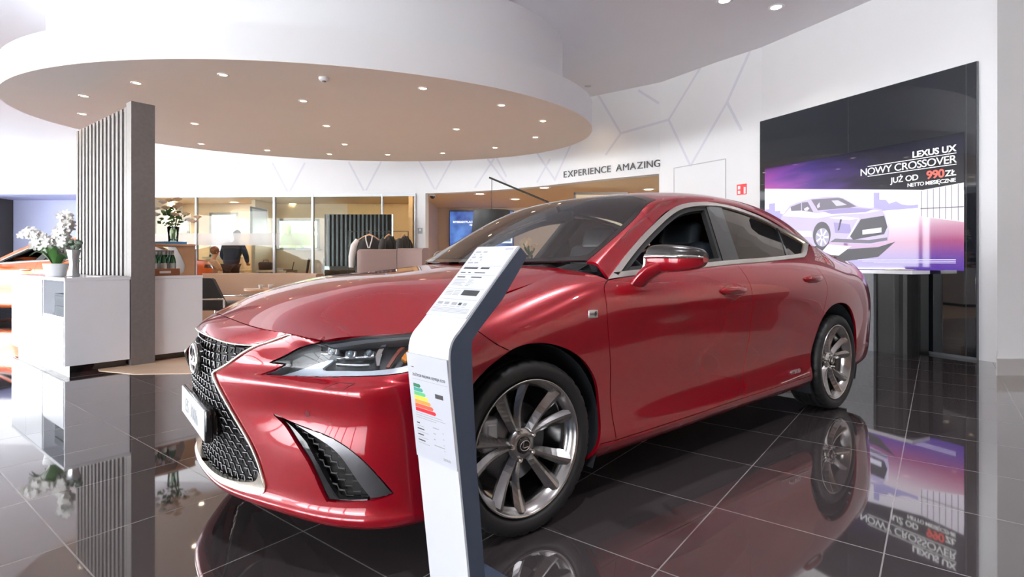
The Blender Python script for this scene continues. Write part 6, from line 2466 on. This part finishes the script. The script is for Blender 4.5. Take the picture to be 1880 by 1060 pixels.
sflat('pictured_windows', [[(.854, 1.893), (1.244, 1.878), (1.305, 1.857), (1.485, 1.742), (1.395, 1.735), (.955, 1.735)], [(.536, 1.82), (.699, 1.862), (.70, 1.755), (.545, 1.762)], [(.712, 1.865), (.803, 1.866), (.888, 1.715), (.801, 1.735), (.715, 1.752)], [(1.13, 1.30), (1.657, 1.268), (1.859, 1.30), (1.86, 1.335), (1.64, 1.31), (1.20, 1.345)]], (.16, .14, .20), .0035)
sflat('pictured_glass_light', [[(1.15, 1.85), (1.24, 1.845), (1.36, 1.775), (1.22, 1.77)], [(.94, 1.80), (.98, 1.845), (.985, 1.78), (.95, 1.765)]], (.62, .60, .72), .004)
sflat('pictured_arch', [sell(1.01, 1.40, .128, .178)], (.06, .055, .075), .004)
sflat('pictured_wheel', [sell(1.02, 1.368, .098, .125)], (.42, .38, .55), .0045)
sflat('pictured_spokes', [[(1.02 + .02 * math.cos(t - .5), 1.368 + .025 * math.sin(t - .5)), (1.02 + .09 * math.cos(t - .12), 1.368 + .115 * math.sin(t - .12)), (1.02 + .09 * math.cos(t + .12), 1.368 + .115 * math.sin(t + .12)), (1.02 + .02 * math.cos(t + .5), 1.368 + .025 * math.sin(t + .5))] for t in [2 * math.pi * i / 7 for i in range(7)]], (.92, .90, 1.0), .005)
sflat('pictured_grille', [[(1.542, 1.576), (1.823, 1.600), (1.862, 1.461), (1.823, 1.375), (1.443, 1.320), (1.402, 1.367)], [(1.27, 1.60), (1.295, 1.60), (1.26, 1.46), (1.235, 1.44)]], (.045, .045, .065), .004)
sflat('pictured_plate', [[(1.561, 1.440), (1.794, 1.458), (1.794, 1.398), (1.561, 1.381)], [(1.11, 1.625), (1.30, 1.63), (1.53, 1.59), (1.40, 1.575), (1.22, 1.60)], [(1.36, 1.34), (1.40, 1.36), (1.52, 1.58), (1.505, 1.58)], [(1.84, 1.60), (1.875, 1.42), (1.868, 1.60)]], (.85, .82, 1.0), .0045)
sflat('pictured_mirror', [[(.745, 1.775), (.80, 1.80), (.83, 1.775), (.80, 1.745), (.76, 1.745)]], (.70, .64, .88), .0045)
# advert text
ADW = emat('advert_text_white', (1, 1, 1), .85)
ADR = emat('advert_text_red', (.95, .10, .06), .8)


def adtext(body, size, s, z, mat, align='RIGHT', bold=0., sp=1.):
    return text('advert_text', body, size, mat, dsp, sc_(s, z, .003), SD_, (0, 0, 1), align, .001, bold, sp)


adtext('LEXUS UX', .098, 2.578, 2.248, ADW, bold=.0028, sp=.98)
adtext('NOWY CROSSOVER', .122, 2.585, 2.122, ADW, bold=.0006, sp=.93)
adtext('ZŁ', .092, 2.578, 1.985, ADW, bold=.0016)
adtext('990', .125, 2.468, 1.982, ADR, bold=.004, sp=.95)
adtext('JUŻ OD', .092, 2.205, 1.985, ADW, bold=.0012, sp=.95)
adtext('NETTO MIESIĘCZNIE', .058, 2.578, 1.915, ADW, bold=.0008, sp=.9)
sflat('rules', [[(1.625, 2.100), (2.582, 2.100), (2.582, 2.108), (1.625, 2.108)], [(1.625, 2.222), (2.582, 2.222), (2.582, 2.230), (1.625, 2.230)]], (1, 1, 1), .003)
sflat('small_print', [[(1.50 + .0, 1.062), (2.576, 1.062), (2.576, 1.070), (1.50, 1.070)], [(1.56, 1.044), (2.576, 1.044), (2.576, 1.052), (1.56, 1.052)], [(1.70, 1.026), (2.576, 1.026), (2.576, 1.033), (1.70, 1.033)]], (.62, .58, .85), .002)

# console under the screen
cs = empty('console_desk', (0, 0, 0), 0, 'white-topped console with a grey stone leg under the black screen', 'console')
m_ = MB()
sbox(m_, 1.15, 2.375, .905, .945, .10, .42)
m_.build('console_top', WHITEL, cs)
m_ = MB()
sbox(m_, 1.22, 1.945, 0.0, .905, .14, .40)
m_.build('stone_leg', STONE, cs)
m_ = MB()
pts = [(1.955, .36), (2.16, .36)] + [(2.16 + .17 * math.sin(t), .19 + .17 * math.cos(t)) for t in np.linspace(0, math.pi / 2, 8)] + [(2.33, .04), (1.955, .04)]
m_.prism(pts, lambda s, o, z: tuple(sc_(s, z, o)), .0, .904)
m_.build('console_cabinet', M('console_black', (.006, .007, .008), .4, 0, 0, .3, var=.1), cs)
m_ = MB()
sbox(m_, 2.148, 2.153, .03, .89, .358, .3625)
m_.build('cabinet_joint', GREYTRIM, cs)
MB().rbox(tuple(sc_(2.14, .952, .25)), (.22, .16, .012), .005, 2).build('console_tray', M('pale_tray', (.80, .72, .62), .4, var=.04), cs)
